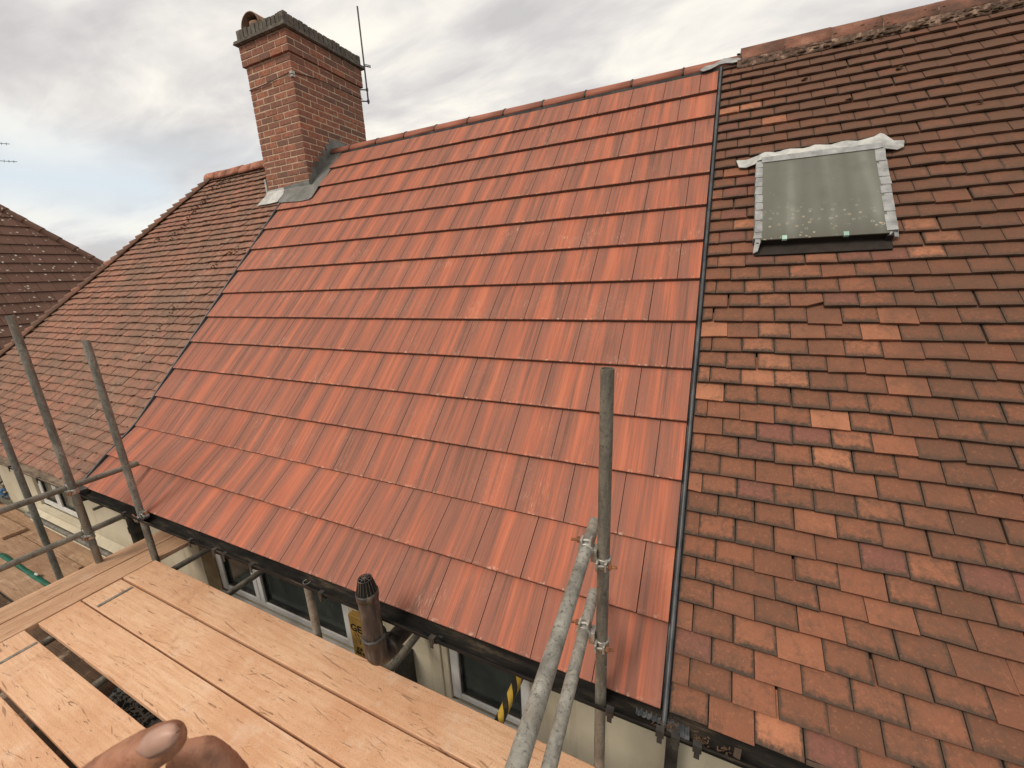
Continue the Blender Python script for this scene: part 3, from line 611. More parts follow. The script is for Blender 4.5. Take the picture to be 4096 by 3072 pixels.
# hip end courses and bonnet tiles
mb = MB(); s = EAVE
while s < 4.12:
    hx = HIPX(s); base = S(hx, s, 0.0)
    # one row of the hip end: a long flat tile band facing -X
    up = Vector((math.cos(TH), 0, math.sin(TH))); nn = Vector((-math.sin(TH), 0, math.cos(TH)))
    y0, y1 = base.y, 2 * RY - base.y; p = Vector((base.x, 0, base.z))
    if s > 0:
        a = p + nn * 0.004; b = p + up * 0.17 - nn * 0.02
        mb.hexa([Vector((a.x, y0, a.z)) - nn * 0.012, Vector((a.x, y1, a.z)) - nn * 0.012, Vector((b.x, y1 - .12, b.z)) - nn * 0.012, Vector((b.x, y0 + .12, b.z)) - nn * 0.012,
                 Vector((a.x, y0, a.z)), Vector((a.x, y1, a.z)), Vector((b.x, y1 - .12, b.z)), Vector((b.x, y0 + .12, b.z))], (rd(), rd() * 0.9, rd()))
    s += 0.1085
mb.build('hip_end_tiles', 'old_left', H_left)
mb = MB(); s = EAVE + 0.02
while s < 4.20:
    c0 = S(HIPX(s), s, 0.0); c1 = S(HIPX(s + 0.24), s + 0.24, 0.0); d = (c1 - c0).normalized()
    lat = Vector((1, -1, 0)).normalized() * random.uniform(0.9, 1.1)                    # across the hip, level
    upn = d.cross(lat).normalized()
    if upn.z < 0: upn = -upn
    n_ = 6; w0, w1 = random.uniform(0.085, 0.105), 0.045; hh0, hh1 = 0.075 + random.uniform(-.006, .012), 0.000
    r0 = [c0 + lat * (-w0 * math.cos(math.pi * k / n_)) + upn * (hh0 * math.sin(math.pi * k / n_) - 0.028 + 0.006) for k in range(n_ + 1)]
    r1 = [c1 + lat * (-w1 * math.cos(math.pi * k / n_)) + upn * (hh1 * math.sin(math.pi * k / n_) - 0.02) for k in range(n_ + 1)]
    i0 = [q - upn * 0.012 for q in r0]; i1 = [q - upn * 0.012 for q in r1]; m_ = n_ + 1
    mb.add(r0 + r1 + i0 + i1, [(j, j + 1, m_ + j + 1, m_ + j) for j in range(n_)] + [(j, 2 * m_ + j, 2 * m_ + j + 1, j + 1) for j in range(n_)] + [(0, m_, 3 * m_, 2 * m_), (n_, 2 * m_ + n_, 3 * m_ + n_, m_ + n_)], (rd(), rd() * 0.9, rd()))
    s += 0.1085
mb.build('bonnet_hip_tiles', 'old_left', H_left)
mb = MB(); x = -7.80
for k in range(8):
    b = min(x + 0.31, -5.60); ridge_tile(mb, x + 0.002, b + 0.012, 2.868 + random.gauss(0, .004), 3.092 + random.gauss(0, .004), 0.132, 0.140, 0.017, random.gauss(0, .004)); x += 0.31
    if x > -5.62: break
mb.build('ridge_tiles', 'old_ridge_warm', H_left)
mb = MB(); mb.lathe((-7.788, 2.868, 3.092), [(0.001, 0.0), (0.118, 0.0), (0.118, 0.03)], 24, None, (1, 0, 0)); mb.build('ridge_end_stop', 'pot', H_left)
mb = MB(); mb.box(-7.76, -5.69, 2.762, 2.90, 3.03, 3.098)
mb.build('ridge_mortar', 'mortar_pink', H_left)
mb = MB(); x = 0.168
for k in range(12):
    ridge_tile(mb, x + 0.004, x + 0.320, 2.885 + random.gauss(0, .002), 3.070 + random.gauss(0, .003), 0.160, 0.166, 0.018, random.gauss(0, .002), ang=True); x += 0.324
mb.build('ridge_tiles', 'old_ridge', H_right)
mb = MB(); rr = random.Random(21); n_ = 190; vs = []
for i in range(n_ + 1):
    x = 0.14 + 3.9 * i / n_; wv = 0.5 + 0.5 * math.sin(i * 0.7) * math.sin(i * 0.23)
    for q, (ss_, h_) in enumerate(((4.072 - 0.012 * wv, -0.006), (4.078 - 0.008 * wv, 0.002 + 0.004 * rr.random()), (4.090, 0.006 + 0.007 * rr.random()), (4.105, 0.016 + 0.005 * rr.random()), (4.13, 0.03))): vs.append(S(x, ss_ + rr.uniform(-.003, .003), h_))
mb.add(vs, [(i * 5 + k, (i + 1) * 5 + k, (i + 1) * 5 + k + 1, i * 5 + k + 1) for i in range(n_) for k in range(4)])
for k in range(12):
    pts_ = [(2.885 - 0.158 * (1 - 2 * q / 8), 3.068 + 0.166 * (1 - abs(1 - 2 * q / 8) ** 1.6)) for q in range(9)]
    for (ya, za), (yb2, zb2) in zip(pts_[:-1], pts_[1:]): mb.tube((0.168 + 0.324 * k, ya, za), (0.168 + 0.324 * k, yb2, zb2), 0.0045, 6)
mb.build('ridge_mortar', 'mortar_pink', H_right)
# moss: uncountable tufts
mb = MB()
for k in range(260):
    j = random.choice((1, 2, 2, 3, 3, 4, 4, 5, 5, 6, 7)); x = 0.168 + 0.324 * j + random.gauss(0, 0.09); h = random.random() ** 1.8 * 0.8
    mb.blob((x, 2.734 + 0.09 * h, 3.076 + 0.116 * h), random.uniform(0.005, 0.016), (1.4, 0.9, 0.7))
for k in range(110):
    x = 0.5 + random.random() * 3; mb.blob(S(x, 4.085 + random.gauss(0, .010), 0.006), random.uniform(0.007, 0.02), (1.5, 1, 0.5))
for (x, s_) in ((0.62, 3.70), (1.2, 3.62), (0.9, 3.35), (1.55, 3.1), (2.0, 3.3), (1.75, 2.8), (2.2, 2.7)):
    for k in range(3): mb.blob(S(x + random.gauss(0, .012), s_ + random.gauss(0, .006), 0.004), random.uniform(0.006, 0.014), (1.3, 1, 0.5))
o = mb.build('moss', 'moss', H_right); o['kind'] = 'stuff'
mb = MB()
for (x, s_, n_, sx, sy) in ((-7.23, 3.98, 60, .16, .07), (-7.36, 3.68, 50, .10, .10), (-7.40, 3.40, 55, .09, .13), (-7.40, 3.08, 26, .10, .07), (-7.38, 2.86, 22, .08, .05), (-7.87, 2.82, 16, .08, .03), (-6.86, 4.10, 40, .30, .04),
                         (-5.61, 2.40, 26, .10, .03), (-5.87, 2.20, 14, .06, .03), (-6.03, 1.44, 22, .05, .05), (-6.06, 1.2, 12, .05, .04), (-6.3, 4.18, 26, .3, .02), (-6.6, 3.2, 10, .5, .3)):
    for k in range(n_):
        s2 = s_ + random.gauss(0, sy * 1.2); s2 = min(s2, 4.2)
        mb.blob(S(x + random.gauss(0, sx), s2, 0.006), random.uniform(0.004, 0.013), (1.3, 1.0, 0.5), None, 5)
o = mb.build('moss', 'moss', H_left); o['kind'] = 'stuff'

# ---- chimney
CX0, CX1, CY0, CY1 = -5.687, -4.855, 2.336, 3.520
chim = thing('chimney', '', ''); del chim['label']; del chim['category']; chim.parent = H_new; chim.location = Vector((-5.27, 2.93, 2.0)) - Vector(H_new.location)
def brickwork(mb, x0, x1, y0, y1, z0, ncourse, bh=0.075, bl=0.225, jt=0.0125, start=0):
    for c in range(ncourse):
        z = z0 + c * bh; o_ = ((c + start) % 2)
        for face in range(4):
            L = (x1 - x0) if face % 2 == 0 else (y1 - y0)
            # headers/half bats turn the corner alternately
            first = 0.1025 if (o_ + face) % 2 else 0.215
            cuts = [0.0]; p = first + 0.010
            while p < L - 0.08: cuts.append(p); p += bl
            cuts.append(L + 0.010)
            for a, b in zip(cuts[:-1], cuts[1:]):
                b -= 0.0125; b = min(b, L); 
                if b - a < 0.02: continue
                a += random.uniform(-.002, .002) if a > 0 else 0; b += random.uniform(-.002, .002) if b < L else 0
                pr = random.uniform(-0.0015, 0.004); d = 0.05; zz0 = z + random.uniform(-.0015, .0015); zz1 = z + bh - jt + random.uniform(-.002, .002)
                if a == 0: a = -0.0005 - pr * 0
                if face == 0: q = (x0 + a, x0 + b, y0 - pr, y0 + d)
                elif face == 1: q = (x1 - d, x1 + pr, y0 + a, y0 + b)
                elif face == 2: q = (x0 + a, x0 + b, y1 - d, y1 + pr)
                else: q = (x0 - pr, x0 + d, y0 + a, y0 + b)
                mb.box(q[0], q[1], q[2], q[3], zz0, zz1, tint())
mb = MB(); brickwork(mb, CX0, CX1, CY0, CY1, 2.325, 24)
zc = 2.325 + 24 * 0.075
brickwork(mb, CX0 - 0.03, CX1 + 0.03, CY0 - 0.03, CY1 + 0.03, 4.131, 3, 0.0785, start=1)
bricks = mb.build('brick_shaft', 'brick', chim); bricks.modifiers.new('bevel', 'BEVEL').width = 0.003
mb = MB(); j = 0.003; mb.box(CX0 + j, CX1 - j, CY0 + j, CY1 - j, 1.9, 4.34)
j2 = -0.03 + 0.004; mb.box(CX0 + j2, CX1 - j2, CY0 + j2, CY1 - j2, 4.134, 4.366)
mb.build('mortar_joints', 'mortar', chim)
mb = MB(); mb.box(CX0 - 0.075, CX1 + 0.075, CY0 - 0.075, CY1 + 0.075, 4.372, 4.390); mb.box(CX0 - 0.06, CX1 + 0.06, CY0 - 0.06, CY1 + 0.06, 4.364, 4.376); mb.box(CX0 - 0.068, CX1 + 0.068, CY0 - 0.068, CY1 + 0.068, 4.388, 4.412)
bevel(mb.build('tile_creasing', 'sooty', chim), 0.004)
mb = MB()
def soldiers(mb, x0, x1, y0, y1, z0, z1):
    for face in range(4):
        L = (x1 - x0) if face % 2 == 0 else (y1 - y0); n_ = int(L / 0.073); w = L / n_
        for k in range(n_):
            a, b = k * w + 0.006, (k + 1) * w - 0.006; zt = z1 + random.uniform(-.016, .006); pr = random.uniform(-.004, .004); d = 0.1
            if face == 0: q = (x0 + a, x0 + b, y0 - pr, y0 + d)
            elif face == 1: q = (x1 - d, x1 + pr, y0 + a, y0 + b)
            elif face == 2: q = (x0 + a, x0 + b, y1 - d, y1 + pr)
            else: q = (x0 - pr, x0 + d, y0 + a, y0 + b)
            mb.box(*q, z0, zt, tint())
soldiers(mb, CX0 - 0.035, CX1 + 0.035, CY0 - 0.035, CY1 + 0.035, 4.413, 4.535)
mb.box(CX0 - 0.022, CX1 + 0.022, CY0 - 0.022, CY1 + 0.022, 4.412, 4.505)
bevel(mb.build('brick_on_edge_cap', 'sooty', chim), 0.005)
# half-round capped pot
pot = MB(); pc = (-5.49, 2.50, 4.475)
pot.lathe(pc, [(0.115, 0), (0.112, 0.10), (0.125, 0.11), (0.125, 0.15), (0.10, 0.15), (0.10, 0.0)], 24)
pobj = pot.build('chimney_pot', 'pot', chim)
hood = MB(); n_ = 14
for (ra, th_) in ((0.175, 0.014),):
    vs = []
    for i, yy in enumerate((-0.15, 0.17)):
        for rr in (ra, ra - th_):
            for k in range(n_ + 1):
                a = math.pi * k / n_; vs.append(Vector((pc[0] - rr * math.cos(a), pc[1] + yy, pc[2] + 0.075 + rr * math.sin(a) * 0.92)))
    m_ = n_ + 1
    fs = [(j, j + 1, 2 * m_ + j + 1, 2 * m_ + j) for j in range(n_)] + [(m_ + j + 1, m_ + j, 3 * m_ + j, 3 * m_ + j + 1) for j in range(n_)]
    fs += [(j + 1, j, m_ + j, m_ + j + 1) for j in range(n_)] + [(2 * m_ + j, 2 * m_ + j + 1, 3 * m_ + j + 1, 3 * m_ + j) for j in range(n_)]
    hood.add(vs, fs, None, None, True)
hood.build('pot_hood', 'pot', chim)
# lead work
mb = MB()
sheet(mb, [(-5.345, 3.515), (-4.855, 3.505), (-4.70, 3.49), (-4.644, 3.45), (-4.641, 3.357), (-4.641, 3.24), (-4.681, 3.204), (-4.835, 3.196), (-5.263, 3.236), (-5.304, 3.270), (-5.291, 3.415)], 0.014)
mb.extrude([(-5.36, CY0 - 0.006, 2.60), (-4.85, CY0 - 0.006, 2.60), (-4.85, CY0 - 0.006, 2.685), (-5.36, CY0 - 0.006, 2.655)], (0, -1, 0), 0.002)
# side gutter and stepped cover flashing on the chimney's right face
sheet(mb, [(-4.856, 3.46), (-4.640, 3.46), (-4.640, 4.24), (-4.856, 4.24)], -0.004)
st = [(2.337, 2.60), (2.299, 2.66), (2.299, 2.759), (2.408, 2.772), (2.374, 2.847), (2.483, 2.858), (2.443, 2.929), (2.559, 2.945), (2.522, 3.01), (2.642, 3.028), (2.594, 3.098), (2.714, 3.11), (2.677, 3.186), (2.783, 3.195), (2.756, 3.274), (3.083, 3.274), (3.083, 2.95), (2.80, 3.05)]
st = [(max(y, 2.337), z) for y, z in st]
mb.extrude([Vector((CX1 + 0.004, y, z)) for y, z in st], (1, 0, 0), 0.003)
mb.extrude([Vector((CX1 + 0.004, 2.337, 2.60)), Vector((CX1 + 0.004, 3.08, 3.43)), Vector((CX1 + 0.004, 2.337, 2.70))], (1, 0, 0), 0.002)
mb.build('lead_flashing', 'lead_dark', chim)
mb = MB()
sheet(mb, [(-5.700, 3.530), (-5.350, 3.512), (-5.305, 3.414), (-5.325, 3.262), (-5.485, 3.250), (-5.745, 3.252), (-5.73, 3.307), (-5.69, 3.432)], 0.012, 0.004)
mb.extrude([(CX0, CY0 - 0.006, 2.56), (-5.36, CY0 - 0.006, 2.56), (-5.36, CY0 - 0.006, 2.650), (CX0, CY0 - 0.006, 2.640)], (0, -1, 0), 0.003)
mb.extrude([Vector((CX0 - 0.01, CY0 - .012, 2.55)), Vector((CX0 - 0.01, CY0 + .03, 2.55)), Vector((CX0 - 0.01, CY0 + .06, 2.82)), Vector((CX0 - 0.01, CY0 - .012, 2.79))], (-1, 0, 0), 0.03)
mb.build('old_lead_apron', 'lead_pale', chim)
mb = MB()
cab = [(-5.690, 2.325, 3.868), (-5.50, 2.322, 3.872), (-5.307, 2.322, 3.880), (-5.10, 2.324, 3.898), (-4.897, 2.322, 3.912), (-4.845, 2.328, 3.913)]
cab2 = [(-4.845, 2.33, 3.913), (-4.845, 2.70, 3.965), (-4.847, 3.1, 3.975), (-4.845, 3.53, 3.985)]
for l in (cab, cab2):
    for a, b in zip(l[:-1], l[1:]): mb.tube(a, b, 0.005, 6)
mb.build('aerial_cable', 'black', chim)
mb = MB(); mb.box(-4.885, -4.838, 2.318, 2.36, 3.895, 3.925); mb.box(-4.885, -4.838, 2.318, 2.36, 3.862, 3.884)
mb.build('cable_clip', 'white', chim)
# mast fixed on the far corner
MX, MY = -4.788, 3.585
mast = thing('aerial_mast', 'thin grey aerial mast clamped to the far right corner of the brick chimney', 'aerial mast', (MX, MY, 3.93))
mb = MB(); mb.tube((MX, MY, 3.93), (MX, MY, 5.15), 0.0115, 12); mb.build('pole', 'galv', mast)
for z in (3.965, 4.115):
    mb = MB(); mb.tube((MX + 0.012, MY + 0.014, z), (CX1 - 0.015, CY1 + 0.015, z), 0.009, 8); mb.tube((MX, MY, z - 0.018), (MX, MY, z + 0.018), 0.018, 10); mb.build('bracket', 'galv', mast)
mb = MB(); mb.tube((MX, MY, 4.41), (CX1, CY1, 4.40), 0.008, 8); mb.tube((MX, MY, 4.42), (MX + 0.07, MY + 0.06, 4.41), 0.009, 8); mb.tube((MX, MY, 4.44), (MX + 0.07, MY + 0.06, 4.43), 0.006, 8); mb.build('clamp', 'galv', mast)

# lead saddle where both ridges meet
mb = MB()
sheet(mb, [(-0.16, 4.115), (-0.13, 4.09), (-0.07, 4.10), (0.0, 4.14), (0.05, 4.14), (0.10, 4.12), (0.19, 4.12), (0.20, 4.16), (0.10, 4.19), (0.03, 4.22), (-0.05, 4.16), (-0.12, 4.16)], 0.018, 0.006)
mb.build('lead_saddle', 'lead_mid', H_new)

# ---- skylight
sky_l = thing('skylight', '', ''); del sky_l['label']; del sky_l['category']; sky_l.parent = H_right; sky_l.location = S(0.66, 2.4) - Vector(H_right.location)
mb = MB(); sheet(mb, [(0.335, 1.992), (0.988, 1.986), (0.986, 2.742), (0.340, 2.757)], 0.040, 0.008, lambda x, s: ((x - .335) / .65, (s - 1.99) / .75)); mb.build('glass', 'skyglass', sky_l)
mb = MB()
for a, b in (((0.316, 0.345)), ((0.980, 1.012))): mb.hexa([S(a, 1.975, -0.05), S(b, 1.975, -0.05), S(b, 2.765, -0.05), S(a, 2.765, -0.05), S(a, 1.975, 0.037), S(b, 1.975, 0.037), S(b, 2.765, 0.037), S(a, 2.765, 0.037)])
mb.hexa([S(0.345, 1.998, -0.05), S(0.98, 1.998, -0.05), S(0.98, 2.022, -0.05), S(0.345, 2.022, -0.05), S(0.345, 1.998, 0.036), S(0.98, 1.998, 0.036), S(0.98, 2.022, 0.036), S(0.345, 2.022, 0.036)])
mb.hexa([S(0.316, 1.905, -0.04), S(1.010, 1.905, -0.04), S(1.010, 2.00, -0.04), S(0.316, 2.00, -0.04), S(0.316, 1.905, 0.004), S(1.010, 1.905, 0.004), S(1.010, 2.00, -0.006), S(0.316, 2.00, -0.006)])
mb.build('frame', 'timber_dark', sky_l)
mb = MB(); rs = random.Random(3)
top = [(0.175, 2.843), (0.24, 2.835), (0.309, 2.825), (0.335, 2.862)]
xx = 0.36
while xx < 0.96: top.append((xx, 2.862 + 0.010 * math.sin(xx * 40) + 0.006 * rs.random())); xx += 0.03
top += [(0.99, 2.877), (1.022, 2.905), (1.045, 2.895), (1.092, 2.829), (1.143, 2.819), (1.135, 2.758), (1.101, 2.738), (1.033, 2.730)]
low = [(1.016, 2.755), (0.964, 2.765), (0.66, 2.772), (0.352, 2.777), (0.310, 2.770), (0.295, 2.748), (0.24, 2.750), (0.196, 2.762)]
# follow the raised kerb: high over the frame, down at the wings
pts = top + low
def hh(x, s): return 0.012 + 0.034 * max(0.0, min(1.0, (x - 0.25) / 0.07)) * max(0.0, min(1.0, (1.08 - x) / 0.06)) * (1.0 if s < 2.83 else 0.45)
P = [S(x, s, hh(x, s)) for x, s in pts]; cen = [S(x, 2.815, 0.05) for x in (0.3, 0.66, 1.02)]
bm = bmesh.new(); vv = [bm.verts.new(p) for p in P]; nt_ = len(top); nl = len(low)
# zip the two edges together
i, j_ = 0, len(pts) - 1
while i < nt_ - 1 or j_ > nt_:
    if i < nt_ - 1 and (j_ <= nt_ or pts[i + 1][0] < pts[j_ - 1][0]): bm.faces.new((vv[i], vv[j_], vv[i + 1])) if len({i, j_, i + 1}) == 3 else None; i += 1
    else: bm.faces.new((vv[i], vv[j_], vv[j_ - 1])); j_ -= 1
tri = [[v.index for v in f.verts] for f in bm.faces]; bm.verts.index_update(); tri = [[v.index for v in f.verts] for f in bm.faces]; bm.free()
mb.add(P, [tuple(f) for f in tri]); o = mb.build('head_flashing', 'lead_pale', sky_l); o.modifiers.new('solid', 'SOLIDIFY').thickness = 0.005
mb = MB()
sheet(mb, [(0.335, 2.728), (0.985, 2.720), (1.016, 2.728), (1.016, 2.770), (0.66, 2.780), (0.335, 2.782)], 0.050, 0.004)
def soakers(mb, x0, x1, n, seedx):
    rr = random.Random(seedx)
    cuts_ = [0.0]
    for k in range(n): cuts_.append(cuts_[-1] + rr.uniform(0.6, 1.4))
    cuts_ = [2.005 + 0.735 * q / cuts_[-1] for q in cuts_]
    for k in range(n):
        s0 = cuts_[k]; s1 = cuts_[k + 1] + 0.012
        e = rr.uniform(-.006, .004)
        mb.hexa([S(x0 + e, s0, 0.044), S(x1 + e, s0, 0.044), S(x1, s1, 0.043), S(x0, s1, 0.043), S(x0 + e, s0 + rr.uniform(-.004, .004), 0.0515), S(x1 + e, s0 + rr.uniform(-.004, .004), 0.0515), S(x1, s1, 0.047), S(x0, s1, 0.047)])
        xo = x0 if x0 < 0.6 else x1
        mb.hexa([S(xo - 0.003 + e, s0, 0.0), S(xo + 0.003 + e, s0, 0.0), S(xo + 0.003, s1, 0.0), S(xo - 0.003, s1, 0.0), S(xo - 0.003 + e, s0, 0.05), S(xo + 0.003 + e, s0, 0.05), S(xo + 0.003, s1, 0.045), S(xo - 0.003, s1, 0.045)])
mb.build('head_upstand', 'lead_mid', sky_l); mb = MB()
soakers(mb, 0.305, 0.345, 9, 1)
mb.hexa([S(0.300, 1.915, 0.004), S(0.325, 1.915, 0.02), S(0.345, 2.02, 0.044), S(0.308, 2.02, 0.044), S(0.300, 1.915, 0.010), S(0.325, 1.915, 0.03), S(0.345, 2.02, 0.052), S(0.308, 2.02, 0.052)])
mb.build('side_flashing', 'lead_mid', sky_l); mb = MB(); soakers(mb, 0.975, 1.025, 6, 2)
mb.hexa([S(0.99, 1.975, 0.03), S(1.038, 1.98, 0.012), S(1.03, 2.07, 0.044), S(0.985, 2.07, 0.044), S(0.99, 1.975, 0.036), S(1.038, 1.98, 0.018), S(1.03, 2.07, 0.052), S(0.985, 2.07, 0.052)])
mb.build('side_flashing', 'lead_mid', sky_l)
for x in (0.469, 0.785):
    mb = MB(); mb.hexa([S(x - .013, 1.985, 0.036), S(x + .013, 1.985, 0.036), S(x + .013, 2.015, 0.049), S(x - .013, 2.015, 0.049), S(x - .013, 1.985, 0.050), S(x + .013, 1.985, 0.050), S(x + .013, 2.015, 0.053), S(x - .013, 2.015, 0.053)]); mb.build('glass_clip', 'clip', sky_l)

# ---- eaves: fascia, soffit, gutters, brackets
GY, GZ, GR = -0.562, -0.415, 0.056
def gutter(mb, x0, x1, r=GR, z=GZ, y=GY):
    n = 12; step = 0.5; xs = [x0]
    while xs[-1] < x1 - 0.01: xs.append(min(x1, xs[-1] + step))
    sag = lambda x: z + 0.006 * math.sin(x * 2.1)
    prof = [(r * math.cos(R(180 + 180 * k / n)), r * math.sin(R(180 + 180 * k / n))) for k in range(n + 1)]
    inn = [(p[0] * 0.93, p[1] * 0.93) for p in prof]; m_ = n + 1
    for a, b in zip(xs[:-1], xs[1:]):
        vs = [Vector((x, y + q[0], sag(x) + q[1])) for x in (a, b) for q in prof] + [Vector((x, y + q[0], sag(x) + q[1])) for x in (a, b) for q in inn]
        fs = [(k, m_ + k, m_ + k + 1, k + 1) for k in range(n)] + [(2 * m_ + k, 2 * m_ + k + 1, 3 * m_ + k + 1, 3 * m_ + k) for k in range(n)]
        fs += [(0, 2 * m_, 3 * m_, m_), (n, m_ + n, 3 * m_ + n, 2 * m_ + n)]
        mb.add(vs, fs, None, None, True)
    # rolled lip
    for a, b in zip(xs[:-1], xs[1:]): mb.tube((a, y - r, sag(a)), (b, y - r, sag(b)), 0.0055, 8)
def eaves(H, x0, x1, mat, g0, g1, brs, fy=-0.497):
    mb = MB(); mb.box(x0, x1, fy, fy + 0.02, -0.60, -0.445); mb.box(x0, x1, fy + 0.02, -0.2, -0.60, -0.585); mb.build('fascia_and_soffit', 'timber_dark', H)
    mb = MB(); gutter(mb, g0, g1); gob = mb.build('gutter', mat, H)
    for bx in brs:
        mb = MB(); mb.box(bx - .016, bx + .016, GY - GR - 0.011, GY - GR + 0.013, GZ - 0.022, GZ + 0.011); n = 8
        for k in range(n):
            a0, a1 = R(180 + 180 * k / n), R(180 + 180 * (k + 1) / n); rr = GR + 0.001
            p0 = (GY + rr * math.cos(a0), GZ + rr * math.sin(a0)); p1 = (GY + rr * math.cos(a1), GZ + rr * math.sin(a1)); q0 = (GY + (rr + .006) * math.cos(a0), GZ + (rr + .006) * math.sin(a0)); q1 = (GY + (rr + .006) * math.cos(a1), GZ + (rr + .006) * math.sin(a1))
            mb.hexa([(bx - .012, *q0), (bx + .012, *q0), (bx + .012, *q1), (bx - .012, *q1), (bx - .012, *p0), (bx + .012, *p0), (bx + .012, *p1), (bx - .012, *p1)])
        mb.box(bx - .010, bx + .010, GY - GR - 0.013, GY - GR - 0.009, GZ - 0.05, GZ)
        mb.build('gutter_bracket', 'black', gob)
eaves(H_new, XL, 0.03, 'gutter', -5.10, 0.045, (-4.2, -3.247, -2.953, -2.838, -2.545, -1.9, -1.10, -0.195, 0.004))
eaves(H_right, 0.031, 3.9, 'gutter', 0.047, 3.9, (0.062, 0.140, 1.1, 2.1))
eaves(H_left, HIPX(EAVE), XL - 0.001, 'gutter_old', HIPX(EAVE), -5.36, (-6.62, -5.9, -7.9))

# ---- walls with window openings (front face y = -0.2)
def wall(H, x0, x1, holes, zt=-0.60, zb=-4.9, mat='render', side=None):
    mb = MB(); xs = x0
    for (a, b, c, d) in holes:
        mb.box(xs, a, -0.2, 0.0, zb, zt); mb.box(a, b, -0.2, 0.0, zb, c)
        if d < zt: mb.box(a, b, -0.2, 0.0, d, zt)
        xs = b
    mb.box(xs, x1, -0.2, 0.0, zb, zt)
    if side: mb.box(x0, x0 + 0.2, 0.0, 5.6, zb, zt)
    return mb.build('wall', mat, H)
wall(H_left, -9.33, XL, [(-7.97, -6.60, -1.46, -0.62)], side=True)
wall(H_new, XL + 0.0005, 0.03, [(-4.19, -2.245, -1.50, -0.62), (-1.352, -0.752, -1.50, -0.62)])
wall(H_right, 0.0305, 3.9, [])
mb = MB(); mb.box(-9.33, -5.25, 5.6, 5.8, -4.9, -0.6); mb.build('back_wall', 'render', H_left)
mb = MB(); mb.box(-5.245, 0.03, 5.6, 5.8, -4.9, -0.6); mb.build('back_wall', 'render', H_new)
mb = MB(); mb.box(0.031, 3.9, 5.6, 5.8, -4.9, -0.6); mb.box(3.7, 3.9, 0.0, 5.6, -4.9, -0.6); mb.build('back_wall', 'render', H_right)
def window(H, x0, x1, z0, z1, mull, y=-0.185, fw=0.085, dark=None, seam=True):
    mb = MB(); d = 0.06
    mb.box(x0, x0 + fw, y, y + d, z0, z1); mb.box(x1 - fw, x1, y, y + d, z0, z1); mb.box(x0 + fw, x1 - fw, y + .001, y + d, z0, z0 + fw * .7); mb.box(x0 + fw, x1 - fw, y + .001, y + d, z1 - fw, z1)
    for m_ in mull:
        mb.box(m_ - 0.062, m_ - 0.004, y - 0.004, y + d, z0 + fw * .7, z1 - fw); mb.box(m_ + 0.004, m_ + 0.062, y - 0.004, y + d, z0 + fw * .7, z1 - fw)
    w = bevel(mb.build('window', 'upvc', H), 0.006)
    xs = [x0 + fw] + [q for m_ in mull for q in (m_ - 0.062, m_ + 0.062)] + [x1 - fw]
    for a, b in zip(xs[::2], xs[1::2]):
        mb = MB(); mb.box(a + .012, b - .012, y + 0.032, y + 0.038, z0 + fw * .7 + .012, z1 - fw - .012); mb.build('pane', 'pane_olive' if x0 < -7 else 'pane', w)
        mb = MB(); q0, q1 = z0 + fw * .7, z1 - fw
        mb.box(a, a + .014, y + .012, y + .045, q0, q1); mb.box(b - .014, b, y + .012, y + .045, q0, q1); mb.box(a + .014, b - .014, y + .012, y + .045, q0, q0 + .014); mb.box(a + .014, b - .014, y + .012, y + .045, q1 - .014, q1); mb.build('seal', 'black', w)
    mb = MB(); mb.box(x0 - .03, x1 + .03, -0.262, -0.19, z0 - .05, z0 - .008); bevel(mb.build('sill', 'render' if x0 < -7 else 'upvc', w), 0.004)
    mb = MB(); mb.box(x0, x1, y + 0.07, y + 0.08, z0, z1); mb.build('dark_interior', 'felt_shade', w)
window(H_left, -7.965, -6.605, -1.40, -0.62, [-7.42], fw=0.10)
window(H_new, -3.968, -2.25, -1.44, -0.62, [-3.385])
window(H_new, -1.348, -0.756, -1.455, -0.62, [], fw=0.068)
mb = MB(); mb.box(-4.189, -3.969, -0.195, -0.10, -1.50, -0.62); mb.build('infill_panel', 'tan', H_new)
for (a, b, z0, z1) in ((-4.19, -2.246, -1.50, -1.455),): 
    mb = MB(); mb.box(-4.18, -2.25, -0.19, -0.1, z0 + .001, z1 - .012); mb.build('sill_bed', 'render', H_new)
# rendered sloping sill under the left window
mb = MB(); mb.hexa([(-8.15, -0.33, -1.62), (-5.7, -0.33, -1.62), (-5.7, -0.201, -1.62), (-8.15, -0.201, -1.62), (-8.15, -0.31, -1.56), (-5.7, -0.31, -1.56), (-5.7, -0.201, -1.475), (-8.15, -0.201, -1.475)])
bevel(mb.build('rendered_sill', 'render', H_left), 0.015)
mb = MB(); mb.box(-8.22, -7.97, -0.215, -0.199, -1.50, -0.62); bevel(mb.build('window_surround', 'render', H_left), 0.004)
# pilaster strips of render beside the middle windows
mb = MB(); mb.box(-1.50, -1.40, -0.214, -0.199, -2.6, -0.60); bevel(mb.build('render_bead', 'render', H_new), 0.005)
